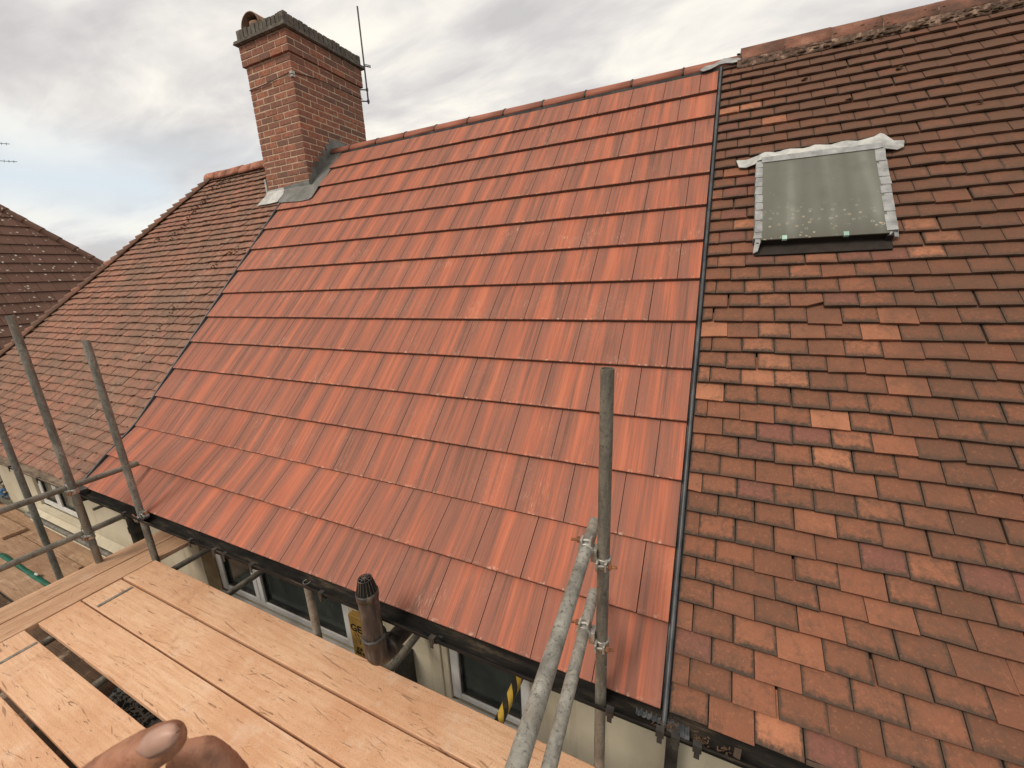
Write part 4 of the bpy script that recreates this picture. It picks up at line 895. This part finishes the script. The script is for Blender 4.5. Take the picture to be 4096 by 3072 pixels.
# downpipes
def downpipe(H, x, y, r, z0, z1, mat, square=False):
    mb = MB()
    if square: mb.box(x - r, x + r, y - r * .8, y + r * .8, z1, z0)
    else: mb.tube((x, y, z0), (x, y, z1), r, 20)
    o = mb.build('downpipe', mat, H)
    if not square:
        for z in (z0 - 0.35, z0 - 2.2): mb2 = MB(); mb2.tube((x, y, z), (x, y, z + 0.06), r * 1.13, 20); mb2.build('pipe_collar', mat, o)
    return o
downpipe(H_new, -5.20, -0.262, 0.052, -0.72, -4.8, 'black')
mb = MB(); mb.tube((-5.22, -0.262, -0.72), (-5.16, -0.50, -0.50), 0.05, 18); mb.tube((-5.16, -0.54, -0.52), (-5.16, -0.54, -0.42), 0.075, 18, 0.085); mb.box(-5.30, -5.08, -0.60, -0.50, -0.50, -0.405); mb.build('rainwater_hopper', 'black', H_new)
downpipe(H_new, -1.70, -0.25, 0.055, -1.15, -4.8, 'black', True)
o = downpipe(H_right, 0.056, -0.252, 0.030, -0.60, -4.8, 'soil', True)
mb = MB(); mb.tube((0.056, -0.26, -0.62), (0.056, -0.54, -0.47), 0.03, 14); mb.build('swan_neck', 'soil', o)

# ---- soil vent pipe
sp = thing('soil_pipe', '', ''); del sp['label']; del sp['category']; sp.parent = H_new; SX, SY = -1.440, -0.682; sp.location = Vector((SX, SY, -0.6)) - Vector(H_new.location)
mb = MB(); mb.tube((SX, SY, -0.50), (SX, SY, -0.215), 0.0525, 32, caps=False)
mb.lathe((SX, SY, 0), [(0.0525, -0.222), (0.0575, -0.222), (0.0585, -0.188), (0.0540, -0.184), (0.050, -0.184), (0.050, -0.45)], 32)
mb.build('pipe', 'soil', sp)
mb = MB(); mb.tube((SX, SY, -0.48), (SX, SY, -0.195), 0.0495, 24); mb.build('bore_shade', 'felt_shade', sp)  # dark plug painted as the shade down the open pipe
mb = MB()   # socketed elbow and branch to the wall
mb.lathe((SX, SY, 0), [(0.053, -0.462), (0.064, -0.462), (0.066, -0.472), (0.064, -0.484), (0.061, -0.490), (0.061, -0.560)], 32)
n = 10; ring_prev = None; vs = []; fs = []; rr = 0.061; cy, cz = SY + 0.075, -0.560
for i in range(n + 1):
    a = R(90 * i / n); c = Vector((SX, cy - 0.075 * math.cos(a), cz - 0.075 * math.sin(a))); ax = Vector((0, math.sin(a), -math.cos(a)))
    side = Vector((1, 0, 0)); up_ = ax.cross(side)
    vs += [c + (side * math.cos(2 * math.pi * k / 24) + up_ * math.sin(2 * math.pi * k / 24)) * rr for k in range(24)]
for i in range(n):
    for k in range(24): fs.append((i * 24 + k, i * 24 + (k + 1) % 24, (i + 1) * 24 + (k + 1) % 24, (i + 1) * 24 + k))
mb.add(vs, fs, None, None, True)
mb.lathe((SX, cy, cz - 0.075), [(0.061, 0.0), (0.066, 0.0), (0.067, 0.02), (0.066, 0.045), (0.0525, 0.047)], 28, None, (0, 1, 0))
mb.build('elbow', 'soil', sp)
mb = MB(); mb.tube((SX, cy + 0.04, cz - 0.075), (SX, -0.18, cz - 0.115), 0.0525, 28); mb.lathe((SX, -0.33, cz - 0.105), [(0.0525, 0), (0.064, 0), (0.064, 0.05), (0.0525, 0.05)], 28, None, (0, 1, -0.1)); mb.build('branch_pipe', 'soil', sp)
mb = MB()   # wire cage
zb_, zt_ = -0.186, -0.108
mb.lathe((SX, SY, 0), [(0.050, zb_), (0.0315, zt_ - 0.004)], 24)
mb.build('cage_shade', 'felt_shade', sp); mb = MB()  # added dark cone standing in for the shade inside the cage
for k in range(18):
    a = 2 * math.pi * k / 18; mb.tube((SX + .053 * math.cos(a), SY + .053 * math.sin(a), zb_), (SX + .034 * math.cos(a), SY + .034 * math.sin(a), zt_), 0.0023, 5)
def hoop(mb, r, z, t, n=28):
    for k in range(n):
        a, b = 2 * math.pi * k / n, 2 * math.pi * (k + 1) / n; mb.tube((SX + r * math.cos(a), SY + r * math.sin(a), z), (SX + r * math.cos(b), SY + r * math.sin(b), z), t, 5)
hoop(mb, .053, zb_, .003); hoop(mb, .034, zt_, .0026); hoop(mb, .019, zt_ + .002, .0015); hoop(mb, .007, zt_ + .003, .003, 12)
for k in range(8):
    a = 2 * math.pi * k / 8; mb.tube((SX, SY, zt_ + .002), (SX + .034 * math.cos(a), SY + .034 * math.sin(a), zt_), 0.0022, 5)
mb.build('wire_cage', 'soil', sp)

# ---- yellow board with lettering standing behind the pipe
yb_ = thing('yellow_board', 'narrow yellow timber joist with black lettering standing behind the soil pipe', 'timber joist', (-2.06, -0.25, -0.9))
mb = MB(); mb.box(-2.165, -1.985, -0.272, -0.225, -1.60, -0.985); bevel(mb.build('board', 'yellow', yb_), 0.004)
def text(s_, size, loc, parent, name='lettering', bold=0.0):
    cu = bpy.data.curves.new(name, 'FONT'); cu.body = s_; cu.size = size; cu.extrude = 0.0008; cu.offset = bold
    tmp = bpy.data.objects.new(name, cu); COL.objects.link(tmp); bpy.context.view_layer.update()
    me = bpy.data.meshes.new_from_object(tmp.evaluated_get(bpy.context.evaluated_depsgraph_get())); COL.objects.unlink(tmp); bpy.data.objects.remove(tmp)
    me.materials.clear(); me.materials.append(MAT['ink']); o = bpy.data.objects.new(name, me); COL.objects.link(o)
    o.rotation_euler = (R(90), 0, 0); o.parent = parent; o.location = Vector(loc) - Vector(parent.location); return o
text('GE', 0.088, (-2.155, -0.2735, -1.118), yb_, bold=0.0018)
text('JOI', 0.040, (-2.125, -0.2735, -1.292), yb_, bold=0.001); text('058 8', 0.036, (-2.14, -0.2735, -1.330), yb_, bold=0.001)
mb = MB()
for a, b in (((-2.12, -1.15), (-2.08, -1.225)), ((-2.09, -1.14), (-2.075, -1.20)), ((-2.13, -1.14), (-2.10, -1.128)), ((-2.10, -1.128), (-2.085, -1.14)), ((-2.06, -1.15), (-2.08, -1.225)), ((-2.12, -1.15), (-2.06, -1.15))):
    mb.tube((a[0], -0.273, a[1]), (b[0], -0.273, b[1]), 0.0016, 5)
mb.build('emblem', 'ink', yb_)

# ---- gutter debris
mb = MB(); rr = random.Random(5)
for (cx, n_, sp_) in ((0.045, 26, .018), (0.150, 34, .014), (0.235, 22, .014), (0.02, 12, .02)):
    for k in range(n_):
        p = Vector((cx + rr.gauss(0, sp_), GY - 0.02 + rr.gauss(0, .014), GZ - 0.03 + rr.random() * 0.03)); q = Vector((rr.uniform(-1, 1), rr.uniform(-1, 1), rr.uniform(-1, 1))).normalized(); w = q.cross(Vector((0, 0, 1))) * 0.005; q *= rr.uniform(.008, .018)
        mb.extrude([p, p + w, p + w + q, p + q], q.cross(w).normalized(), 0.0012, tint())
o = mb.build('gutter_debris', 'leaf'); o['kind'] = 'stuff'; tag(o, 'dead leaves and grit lodged in the black gutter below the old brown roof', 'debris')
mb = MB(); c = Vector((0.262, -0.600, -0.415)); mb.extrude([c, c + Vector((.022, -.004, .0)), c + Vector((.026, .01, .036)), c + Vector((.004, .012, .030))], (0.1, -0.8, 0.5), 0.006)
tag(mb.build('tile_fragment', 'old_right'), 'small broken piece of orange clay tile lying in the gutter', 'tile fragment')

# ================================================================== scaffolding
scaf = thing('scaffolding', 'galvanised tube scaffolding clamped together in front of the eaves', 'scaffolding', (-2.2, -1.2, -4.9))
def tubeobj(name, a, b, mat='tube', r=0.02415, label=None):
    mb = MB(); mb.tube(a, b, r, 28, hollow=0.0035); o = mb.build(name, mat, scaf)
    # aligned local space so the mottling runs along the tube is not needed; keep world axes
    if label: o['label'] = label
    return o
P1, P2, P3, P4 = (-4.462, -0.780), (-4.045, -0.569), (-5.520, -0.800), (-0.247, -0.563)
tubeobj('upright_pole', (P1[0], P1[1], -4.9), (P1[0], P1[1], 1.23)); tubeobj('upright_pole', (P2[0], P2[1], -4.9), (P2[0], P2[1], 1.028))
tubeobj('upright_pole', (P3[0], P3[1], -4.9), (P3[0], P3[1], 1.3)); tubeobj('upright_pole', (P4[0], P4[1], -4.9), (P4[0], P4[1], 1.046), 'tube_brown')
tubeobj('upright_pole', (-2.115, -0.552, -4.9), (-2.115, -0.552, -0.455), 'tube_pale')
tubeobj('upright_pole', (-4.46, -2.05, -4.9), (-4.46, -2.05, 1.1)); tubeobj('upright_pole', (-0.09, -2.62, -4.9), (-0.09, -2.62, 1.1))
RX = -4.512
tubeobj('guard_rail', (RX, -0.331, -0.147), (RX, -2.9, -0.147), 'tube_brown'); tubeobj('guard_rail', (RX, -0.33, -0.566), (RX, -2.9, -0.566), 'tube_brown')
dD = Vector((0.063, -1, 0)); A1 = Vector((-0.322, -0.400, 0.322)); tubeobj('guard_rail', A1, A1 + dD * 2.6, 'tube_pale')
A2 = Vector((-0.331, -0.360, -0.080)); d2 = Vector((0.062, -1, 0)); tubeobj('guard_rail', A2, A2 + d2 * 2.6, 'tube_pale')
for x in (-3.882, -3.137, -1.536): tubeobj('cross_tube', (x, -0.24, -0.930 if x > -3.9 else -0.93), (x, -2.7, -0.930), 'tube_brown')
mb = MB(); mb.tube((-0.790, -0.24, -0.930), (-0.790, -2.7, -0.930), 0.0265, 24, hollow=0.003); o = mb.build('cross_tube', 'hazard', scaf); o['label'] = 'tube wrapped in yellow and black hazard tape'
tubeobj('ledger_tube', (-6.6, -0.628, -0.978), (0.5, -0.628, -0.978), 'tube_brown'); tubeobj('ledger_tube', (-6.6, -2.2, -0.978), (0.5, -2.2, -0.978), 'tube_brown')
tubeobj('ledger_tube', (-12.5, -0.30, -1.712), (-4.7, -0.30, -1.712)); tubeobj('cross_tube', (-5.41, -0.455, -0.755), (-5.41, -0.33, -0.755), 'tube_brown', 0.016)
def coupler(pc, rail_pt, axis_r, s=1.0, mat='coupler'):
    """right-angle coupler: one collar round the pole, one round the rail, each closed with a flap and a bolt"""
    pc = Vector(pc); q = Vector(rail_pt); ar = Vector(axis_r).normalized(); z = Vector((0, 0, 1)); mb = MB()
    mb.lathe(pc - z * .021 + Vector((0, 0, -0.028)), [(0.0245, 0), (0.0300, 0), (0.0315, .008), (0.0290, .021), (0.0315, .034), (0.0300, .042), (0.0245, .042)], 20)
    mb.lathe(q - ar * .021, [(0.0245, 0), (0.0300, 0), (0.0315, .008), (0.0290, .021), (0.0315, .034), (0.0300, .042), (0.0245, .042)], 20, None, ar)
    # saddle block between the two tubes
    mid = (pc + q) * 0.5; mb.box(mid.x - .012, mid.x + .012, mid.y - .022, mid.y + .022, mid.z - .036, mid.z + .020)
    out = (pc - q); out.z = 0; out = out.normalized()
    # flap lugs: pole collar opens towards the viewer, rail collar on top
    v = Vector((0, -1, 0))
    for sgn in (-1, 1):
        c = pc + Vector((0, 0, -0.028)) + v * 0.034 + out * 0.017 * sgn
        mb.hexa([c + Vector((-.005, -.012, -.019)), c + Vector((.005, -.012, -.019)), c + Vector((.005, .012, -.022)), c + Vector((-.005, .012, -.022)), c + Vector((-.005, -.012, .019)), c + Vector((.005, -.012, .019)), c + Vector((.005, .012, .024)), c + Vector((-.005, .012, .024))])
        c = q + z * 0.034 + out * 0.017 * sgn
        mb.hexa([c + Vector((-.005, -.020, -.012)), c + Vector((.005, -.020, -.012)), c + Vector((.005, .020, -.012)), c + Vector((-.005, .020, -.012)), c + Vector((-.005, -.016, .012)), c + Vector((.005, -.016, .012)), c + Vector((.005, .016, .014)), c + Vector((-.005, .016, .014))])
    o = bevel(mb.build('coupler', mat, scaf), 0.002)
    for base, sg in ((pc + Vector((0, 0, -0.028)) + v * 0.036, 1), (q + z * 0.036, -1)):
        b = MB(); b.tube(base - out * 0.022 * sg, base + out * 0.034 * sg, 0.0056, 10); b.build('bolt_shank', 'coupler', o)
        b = MB(); b.tube(base + out * 0.024 * sg, base + out * 0.036 * sg, 0.0115, 6); b.tube(base + out * 0.036 * sg, base + out * 0.060 * sg, 0.0058, 10); b.build('bolt', 'rust', o)
    return o
coupler((P4[0], P4[1], 0.298), (-0.3107, -0.580, 0.322), dD); coupler((P4[0], P4[1], -0.100), (-0.3174, -0.580, -0.080), d2)
coupler((P1[0], P1[1], -0.147), (RX - .002, P1[1], -0.147), (0, 1, 0)); coupler((P1[0], P1[1], -0.566), (RX - .002, P1[1], -0.566), (0, 1, 0))
coupler((P2[0], P2[1], -0.42), (P2[0] + .052, P2[1], -0.42), (0, 1, 0))
mb = MB(); mb.tube((P2[0] - 0.055, P2[1] - .035, -0.41), (P2[0] + .075, P2[1] - .035, -0.46), 0.0045, 8); mb.build('tie_wire', 'rust', scaf)
mb = MB(); mb.tube((P1[0], P1[1], -0.52), (P1[0], P1[1], -0.26), 0.0270, 24); mb.build('sleeve', 'tube_brown', scaf)

# boards
def board(name, x0, x1, y0, y1, zt, mat, label, t=0.038, along='x', rot=0.0, group=None, cat='scaffold board'):
    L, W = ((x1 - x0), (y1 - y0)) if along == 'x' else ((y1 - y0), (x1 - x0))
    mb = MB(); nseg = 12; rr = random.Random(label)
    for i in range(nseg):     # slightly uneven long edges
        pass
    ys = [rr.uniform(-.0012, .0012) for _ in range(nseg + 1)]; y2 = [rr.uniform(-.0012, .0012) for _ in range(nseg + 1)]; zz = [rr.uniform(-.0012, .0012) for _ in range(nseg + 1)]
    vs = []
    for i in range(nseg + 1):
        x = -L / 2 + L * i / nseg; a, b = -W / 2 + ys[i], W / 2 + y2[i]
        vs += [(x, a, -t + zz[i]), (x, b, -t + zz[i]), (x, b, zz[i]), (x, a, zz[i])]
    fs = []
    for i in range(nseg):
        p, q = i * 4, i * 4 + 4
        fs += [(p + 3, q + 3, q + 2, p + 2), (p, p + 1, q + 1, q), (p, q, q + 3, p + 3), (p + 1, p + 2, q + 2, q + 1)]
    fs += [(0, 3, 2, 1), (nseg * 4, nseg * 4 + 1, nseg * 4 + 2, nseg * 4 + 3)]
    mb.add(vs, fs, tint()); o = mb.build(name, mat); o.location = ((x0 + x1) / 2, (y0 + y1) / 2, zt)
    o.rotation_euler = (0, 0, (R(90) if along == 'y' else 0) + rot); bevel(o, 0.003); tag(o, label, cat, group); return o
GB = 'boards of the upper scaffold deck'
DZ = -0.85
BX0, BX1 = -4.030, -0.115
b1 = board('scaffold_board', BX0, BX1, -0.797, -0.576, DZ, 'board', 'pale timber scaffold board nearest the eaves, edge of the upper deck', group=GB)
b2 = board('scaffold_board', BX0 + .005, BX1, -1.044, -0.812, DZ - .002, 'board', 'scaffold board with a grey steel end band, second from the eaves', group=GB)
b3 = board('scaffold_board', BX0 + .01, BX1, -1.273, -1.056, DZ + .001, 'board', 'scratched scaffold board beside the wide dark gap, third from the eaves', group=GB)
b4 = board('scaffold_board', BX0, BX1, -1.566, -1.337, DZ, 'board', 'cracked scaffold board with steel end band, under the thumb and between two dark gaps', group=GB)
b5 = board('scaffold_board', BX0, BX1, -1.815, -1.588, DZ, 'board', 'scaffold board in the bottom left corner, farthest from the eaves in view', group=GB)
board('scaffold_board', BX0, BX1, -2.055, -1.83, DZ, 'board', 'scaffold board behind the photographer, next to the corner board', group=GB)
board('scaffold_board', BX0, BX1, -2.295, -2.07, DZ, 'board', 'scaffold board behind the photographer, outermost of the deck', group=GB)
GT = 'boards laid across the end of the upper deck'
board('scaffold_board', -4.258, -4.038, -2.7, -0.27, DZ + .001, 'board_grain', 'scaffold board laid crosswise against the ends of the long deck boards', along='y', group=GT)
board('scaffold_board', -4.492, -4.270, -2.7, -0.25, DZ + .003, 'board_grain', 'ribbed outer crosswise scaffold board under the guard rails at the left', along='y', group=GT)
def endband(o, y0, y1, x, parent):
    mb = MB(); mb.box(x - .012, x + .012, y0, y1, DZ + .001, DZ + .0035); mb.box(x - .012, x + .012, y1, y1 + .0015, DZ - .036, DZ + .002)
    for yy in (y0 + .03, (y0 + y1) / 2, y1 - .03): mb.lathe((x, yy, DZ + .003), [(0.006, 0), (0.004, .002), (0.0, .0025)], 8)
    e = mb.build('end_band', 'strap'); e.parent = parent; e.location = -Vector(parent.location)
endband(b2, -1.032, -0.825, -3.818, b2); endband(b4, -1.555, -1.345, -3.795, b4)
# lower deck, outside the left-hand window
GL = 'boards of the lower scaffold deck'; LZ = -1.65

lb = [(-0.505, -0.275, 'lower deck board against the rendered wall below the left window'), (-0.748, -0.512, 'lower deck board in the middle, beside the green tarpaulin'), (-1.012, -0.795, 'pale lower deck board between the green tarpaulin and the upper deck'), (-1.26, -1.035, 'outermost lower deck board seen at the left edge, past the dark gap')]
for k, (a, b) in enumerate(((-1.60, -1.38), (-1.84, -1.615), (-2.08, -1.855))): board('scaffold_board', -12.6, -2.4, a, b, LZ, 'board_shaded', ('lower deck board underneath the upper deck, below the second dark gap', 'lower deck board underneath the upper deck, near its outer edge', 'outer edge board of the lower deck, hidden under the upper deck')[k], group=GL)  # these boards carry the shade under the deck in their colour
for k, (a, b, lab) in enumerate(lb): board('scaffold_board', -12.6, -4.3 if k < 2 else -2.4, a, b, LZ, 'board_old' if k < 3 else 'board_shaded', lab, group=GL)
board('scaffold_board', -10.6, -7.86, -0.665, -0.45, LZ + .042, 'board_old', 'short board lapped on top of the lower deck at the left edge', rot=0.01, group=GL)
board('timber_batten', -6.76, -6.12, -0.53, -0.495, LZ + .03, 'board_old', 'thin dark batten lying on the lower deck boards', t=0.028, cat='batten')
mb = MB(); rr = random.Random(9); top_ = []; n = 26
for i in range(n + 1):
    x = -7.45 + 1.65 * i / n; w = 0.026 + 0.006 * math.sin(i * .5); top_.append((x, w, 0.012 + 0.004 * math.sin(i * .9) + rr.uniform(0, .004)))
vs = []
for x, w, h in top_:
    for k in range(7): a = math.pi * k / 6; vs.append((x, -0.772 - w * math.cos(a), LZ - 0.012 + h * 2.2 * math.sin(a) + rr.uniform(-.004, .004)))
mb.add(vs, [(i * 7 + k, i * 7 + k + 1, (i + 1) * 7 + k + 1, (i + 1) * 7 + k) for i in range(n) for k in range(6)], None, None, True)
tag(mb.build('tarpaulin', 'green'), 'rolled green tarpaulin wedged between the lower deck boards', 'tarpaulin')
mb = MB(); mb.blob((-5.98, -0.775, LZ + .04), 0.025, (2.4, 0.6, 0.6)); tag(mb.build('sacking', 'white'), 'small scrap of white sacking at the right end of the green tarpaulin', 'sacking')
mb = MB(); mb.blob((-6.42, -0.765, LZ + .04), 0.025, (1.8, 0.5, 0.5)); tag(mb.build('sacking', 'white'), 'white sacking scrap on the middle of the green tarpaulin', 'sacking')
mb = MB()
for k in range(10): mb.blob((-9.5 + random.gauss(0, .10), -0.235 + random.gauss(0, .04), LZ + .06 + random.uniform(0, .08)), random.uniform(.05, .09), (1.2, .9, .6))
tag(mb.build('blue_bag', 'bluebag'), 'crumpled blue plastic bag on the lower deck by the wall corner', 'plastic bag')
mb = MB()
for k in range(90): mb.blob((-9.75 + random.gauss(0, .22), -0.16 + random.gauss(0, .16), LZ + .02 + random.uniform(0, .14)), random.uniform(.015, .05), (1.2, 1, .7), None, 4)
o = mb.build('rubble', 'rubble'); tag(o, 'pale mortar rubble heaped behind the blue bag at the wall corner', 'rubble'); o['kind'] = 'stuff'
mb = MB(); n = 12; vs = []
for i in range(n + 1):
    for j in range(7): vs.append((-3.85 + 1.3 * i / n, -1.40 + 0.40 * j / 6, LZ + 0.02 + 0.05 * abs(math.sin(i * 1.3 + j * .9)) + random.uniform(0, .02)))
mb.add(vs, [(i * 7 + k, (i + 1) * 7 + k, (i + 1) * 7 + k + 1, i * 7 + k + 1) for i in range(n) for k in range(6)], None, None, True)
o = mb.build('dust_sheet', 'print'); tag(o, 'crumpled black and white patterned cloth seen through the gap between the deck boards', 'dust sheet'); o.modifiers.new('s', 'SOLIDIFY').thickness = 0.004

# ================================================================== neighbouring house far left
K = 19.5 / 15
NA = CP + Vector((-0.954205, 0.272571, 0.123282)) * 19.5        # a point near the top of its hip
pt = R(49.7); nup = Vector((-math.cos(pt), 0, math.sin(pt))); nn = Vector((math.sin(pt), 0, math.cos(pt)))
NH = thing('house', 'neighbouring house with dark brown hipped roof speckled with lichen, far left', 'house', (NA.x, NA.y - 4, -4.9))
apex = NA + Vector((-0.9, -0.9, 0.9 * math.tan(pt)))
mb = MB(); q0 = 0.345; Ltot = 8.0 / 1; s_ = 0.0
top_z = apex.z
def hipline(d): return apex.y + d * math.cos(pt)     # y limit at distance d down the slope from the apex line
d = q0
while d < 8.6:
    yhi = hipline(d); ylo = apex.y - 5 - 0.0 * d; y = ylo; off = 0.15 * (int(round(d / q0)) % 2); y += off - 0.3
    while y < yhi:
        a, b = y, min(y + 0.30, yhi); y += 0.30
        if b - a < 0.03: continue
        A_ = apex - nup * d; B_ = apex - nup * (d - q0 - 0.05); lift = 0.006
        tlim = min(b, hipline(d - q0) if d > q0 else apex.y)
        bt = min(b, hipline(max(0, d - q0 - .05))); at = min(a, bt)
        mk = lambda p, yy, h: Vector((p.x, yy, p.z)) + nn * h
        mb.hexa([mk(A_, a + .004, -0.014), mk(A_, b - .004, -0.014), mk(B_, max(bt - .004, at + .004), -0.042), mk(B_, at + .004, -0.042), mk(A_, a + .004, 0.012 + lift), mk(A_, b - .004, 0.012 + lift), mk(B_, max(bt - .004, at + .004), -0.018), mk(B_, at + .004, -0.018)], tint())
    d += q0
mb.build('roof_tiles', 'neigh', NH)
mb = MB(); base = apex - nup * 8.6; yh = hipline(8.6)
mb.add([apex - nn * .05, base + Vector((0, yh - apex.y, 0)) - nn * .05, Vector((base.x, apex.y - 5.5, base.z)) - nn * .05, Vector((apex.x, apex.y - 5.5, apex.z)) - nn * .05,
        Vector((2 * apex.x - base.x, yh, base.z)), Vector((2 * apex.x - base.x, apex.y - 5.5, base.z))], [(0, 3, 2, 1), (0, 1, 4), (0, 4, 5, 3)])
mb.build('roof_underlay', 'neigh', NH)
mb = MB(); hd = ((base + Vector((0, yh - apex.y, 0))) - apex); n_ = int(hd.length / 0.42)
for k in range(n_):
    a = apex + hd * (k / n_); b = apex + hd * ((k + 1.06) / n_); mb.tube(a + Vector((0, 0, -.03)), b + Vector((0, 0, -.03)), 0.105, 12, 0.125, tint=tint())
for k in range(12): mb.tube((apex.x, apex.y - 0.45 * k, apex.z - .03), (apex.x, apex.y - 0.45 * k - .47, apex.z - .03), 0.115, 12, 0.125, tint=tint())
mb.build('hip_and_ridge_tiles', 'neigh', NH)
mb = MB(); mb.box(2 * apex.x - base.x + .4, base.x - .4, apex.y - 5.2, yh - .4, -4.9, base.z + .3); mb.build('wall', 'render', NH)
mb = MB(); brickwork(mb, apex.x - 1.35, apex.x - .35, apex.y - 1.1, apex.y - 0.30, apex.z - 1.3, 24); mb.box(apex.x - 1.34, apex.x - .36, apex.y - 1.09, apex.y - .31, apex.z - 1.3, apex.z + .49); mb.build('chimney', 'brick', NH)
# distant aerial whose boom tips reach into the frame
AE = thing('tv_aerial', 'rooftop television aerial with two thin toothed booms at the left edge of the sky', 'aerial', (-12.6, 1.0, 2.0))
for (ax_, ay_, az_) in ((-11.143, 1.621, 3.904), (-11.188, 1.656, 3.638)):
    tip = Vector((ax_, ay_, az_)); dr = Vector((-0.62, -0.78, -0.0)).normalized(); mb = MB(); mb.tube(tip, tip + dr * 1.3, 0.005, 6)
    for k in range(14): c = tip + dr * (0.04 + 0.06 * k); mb.tube(c + Vector((0.01, 0, .022)), c + Vector((-.01, 0, -.022)), 0.0028, 5)
    mb.build('boom', 'galv', AE)
e = Vector((-11.143, 1.621, 3.9)) + Vector((-0.62, -0.78, 0)).normalized() * 1.3
mb = MB(); mb.tube((e.x, e.y, -4.9), (e.x, e.y, 4.2), 0.02, 10); mb.build('mast', 'galv', AE)

# ================================================================== the photographer's hand at the bottom edge
def cam_pt(px, py, dep):
    c = Vector(((px - 2048) / 1623.56 * dep, (py - 1536) / 1623.56 * dep, dep))
    return CP + R0 * c.x + R1 * c.y + R2 * c.z
hand = thing('person', 'bare hand of a person, thumb with pale nail over bent finger, at the bottom edge', 'person', tuple(cam_pt(200, 3400, 0.30)))
def skin(name, chains, parent, sub=2):
    me = bpy.data.meshes.new(name); vs = []; es = []; rad = []
    root = None
    for ch in chains:
        prev = ch[0] if isinstance(ch[0], int) else None
        for it in (ch[1:] if prev is not None else ch):
            p, r = it; vs.append(tuple(p - Vector(parent.location))); rad.append(r); i = len(vs) - 1
            if prev is not None: es.append((prev, i))
            prev = i
    me.from_pydata(vs, es, []); o = bpy.data.objects.new(name, me); COL.objects.link(o); o.parent = parent
    sk = o.modifiers.new('skin', 'SKIN'); sk.use_smooth_shade = True
    for v, r in zip(me.skin_vertices[0].data, rad): v.radius = (r, r)
    me.skin_vertices[0].data[0].use_root = True
    ss = o.modifiers.new('sub', 'SUBSURF'); ss.levels = sub + 1; ss.render_levels = sub + 1
    tx_ = bpy.data.textures.new('skin_folds', 'CLOUDS'); tx_.noise_scale = 0.006; tx_.noise_depth = 3
    dp = o.modifiers.new('folds', 'DISPLACE'); dp.texture = tx_; dp.strength = 0.0016; dp.mid_level = 0.5; dp.texture_coords = 'LOCAL'
    me.materials.append(MAT['skin']); return o
c = cam_pt
palm = (c(60, 3560, .33), .026)
chains = [
    [(c(-330, 4700, .52), .036), (c(-80, 3950, .38), .028), palm, (c(330, 3560, .325), .025), (c(560, 3560, .315), .022)],
    # thumb (grows out of the side of the palm)
    [1 + 1, (c(170, 3330, .290), .0165), (c(340, 3160, .272), .0148), (c(465, 3062, .262), .0126), (c(585, 3006, .258), .0137), (c(672, 2963, .256), .0124), (c(716, 2943, .2555), .0080)],
    # index finger bent under the phone
    [4, (c(1000, 3400, .318), .0135), (c(985, 3230, .305), .0130), (c(905, 3090, .298), .0116), (c(812, 3000, .297), .0104), (c(742, 3010, .300), .0094), (c(700, 3080, .304), .0082)],
    [4, (c(900, 3540, .328), .0122), (c(1040, 3400, .315), .0112), (c(990, 3290, .310), .0102), (c(880, 3270, .310), .0090), (c(800, 3330, .314), .0070)],
    [3, (c(780, 3640, .335), .0118), (c(930, 3560, .325), .0105), (c(940, 3440, .318), .0095), (c(850, 3420, .318), .0080), (c(780, 3470, .32), .0065)],
    [3, (c(600, 3760, .345), .0105), (c(740, 3740, .335), .0092), (c(790, 3650, .328), .0082), (c(730, 3620, .328), .0066)],
]
hobj = skin('hand', chains, hand)
mb = MB(); mb.tube(c(-200, 4250, .43), c(-900, 6800, 1.0), 0.043, 24, 0.060); mb.tube(c(-195, 4230, .427), c(-215, 4300, .44), 0.046, 24); mb.build('sleeve', 'sleeve', hand)
# thumbnail: a curved plate set into the top of the thumb
mb = MB(); A_, B_ = c(535, 3008, .2455), c(697, 2934, .2460); ax = (B_ - A_); view = (CP - (A_ + B_) * .5).normalized(); sidev = ax.normalized().cross(view).normalized(); nrm = sidev.cross(ax.normalized()).normalized()
if nrm.dot(view) < 0: nrm = -nrm
vs = []; n1, n2 = 10, 8
for i in range(n1 + 1):
    u = i / n1; wd = 0.0074 * math.sqrt(max(0.02, 1 - abs(2 * u - 1) ** 3.2))
    for j in range(n2 + 1):
        v = -1 + 2 * j / n2; vs.append(A_ + ax * u + sidev * wd * v + nrm * (-0.0036 * v * v - 0.0022 * (2 * u - 1) ** 2 + 0.0016))
mb.add(vs, [(i * (n2 + 1) + j, i * (n2 + 1) + j + 1, (i + 1) * (n2 + 1) + j + 1, (i + 1) * (n2 + 1) + j) for i in range(n1) for j in range(n2)], None, None, True)
nail = mb.build('thumbnail', 'nail', hand); sdm = nail.modifiers.new('s', 'SOLIDIFY'); sdm.thickness = 0.0012; sdm.offset = -1
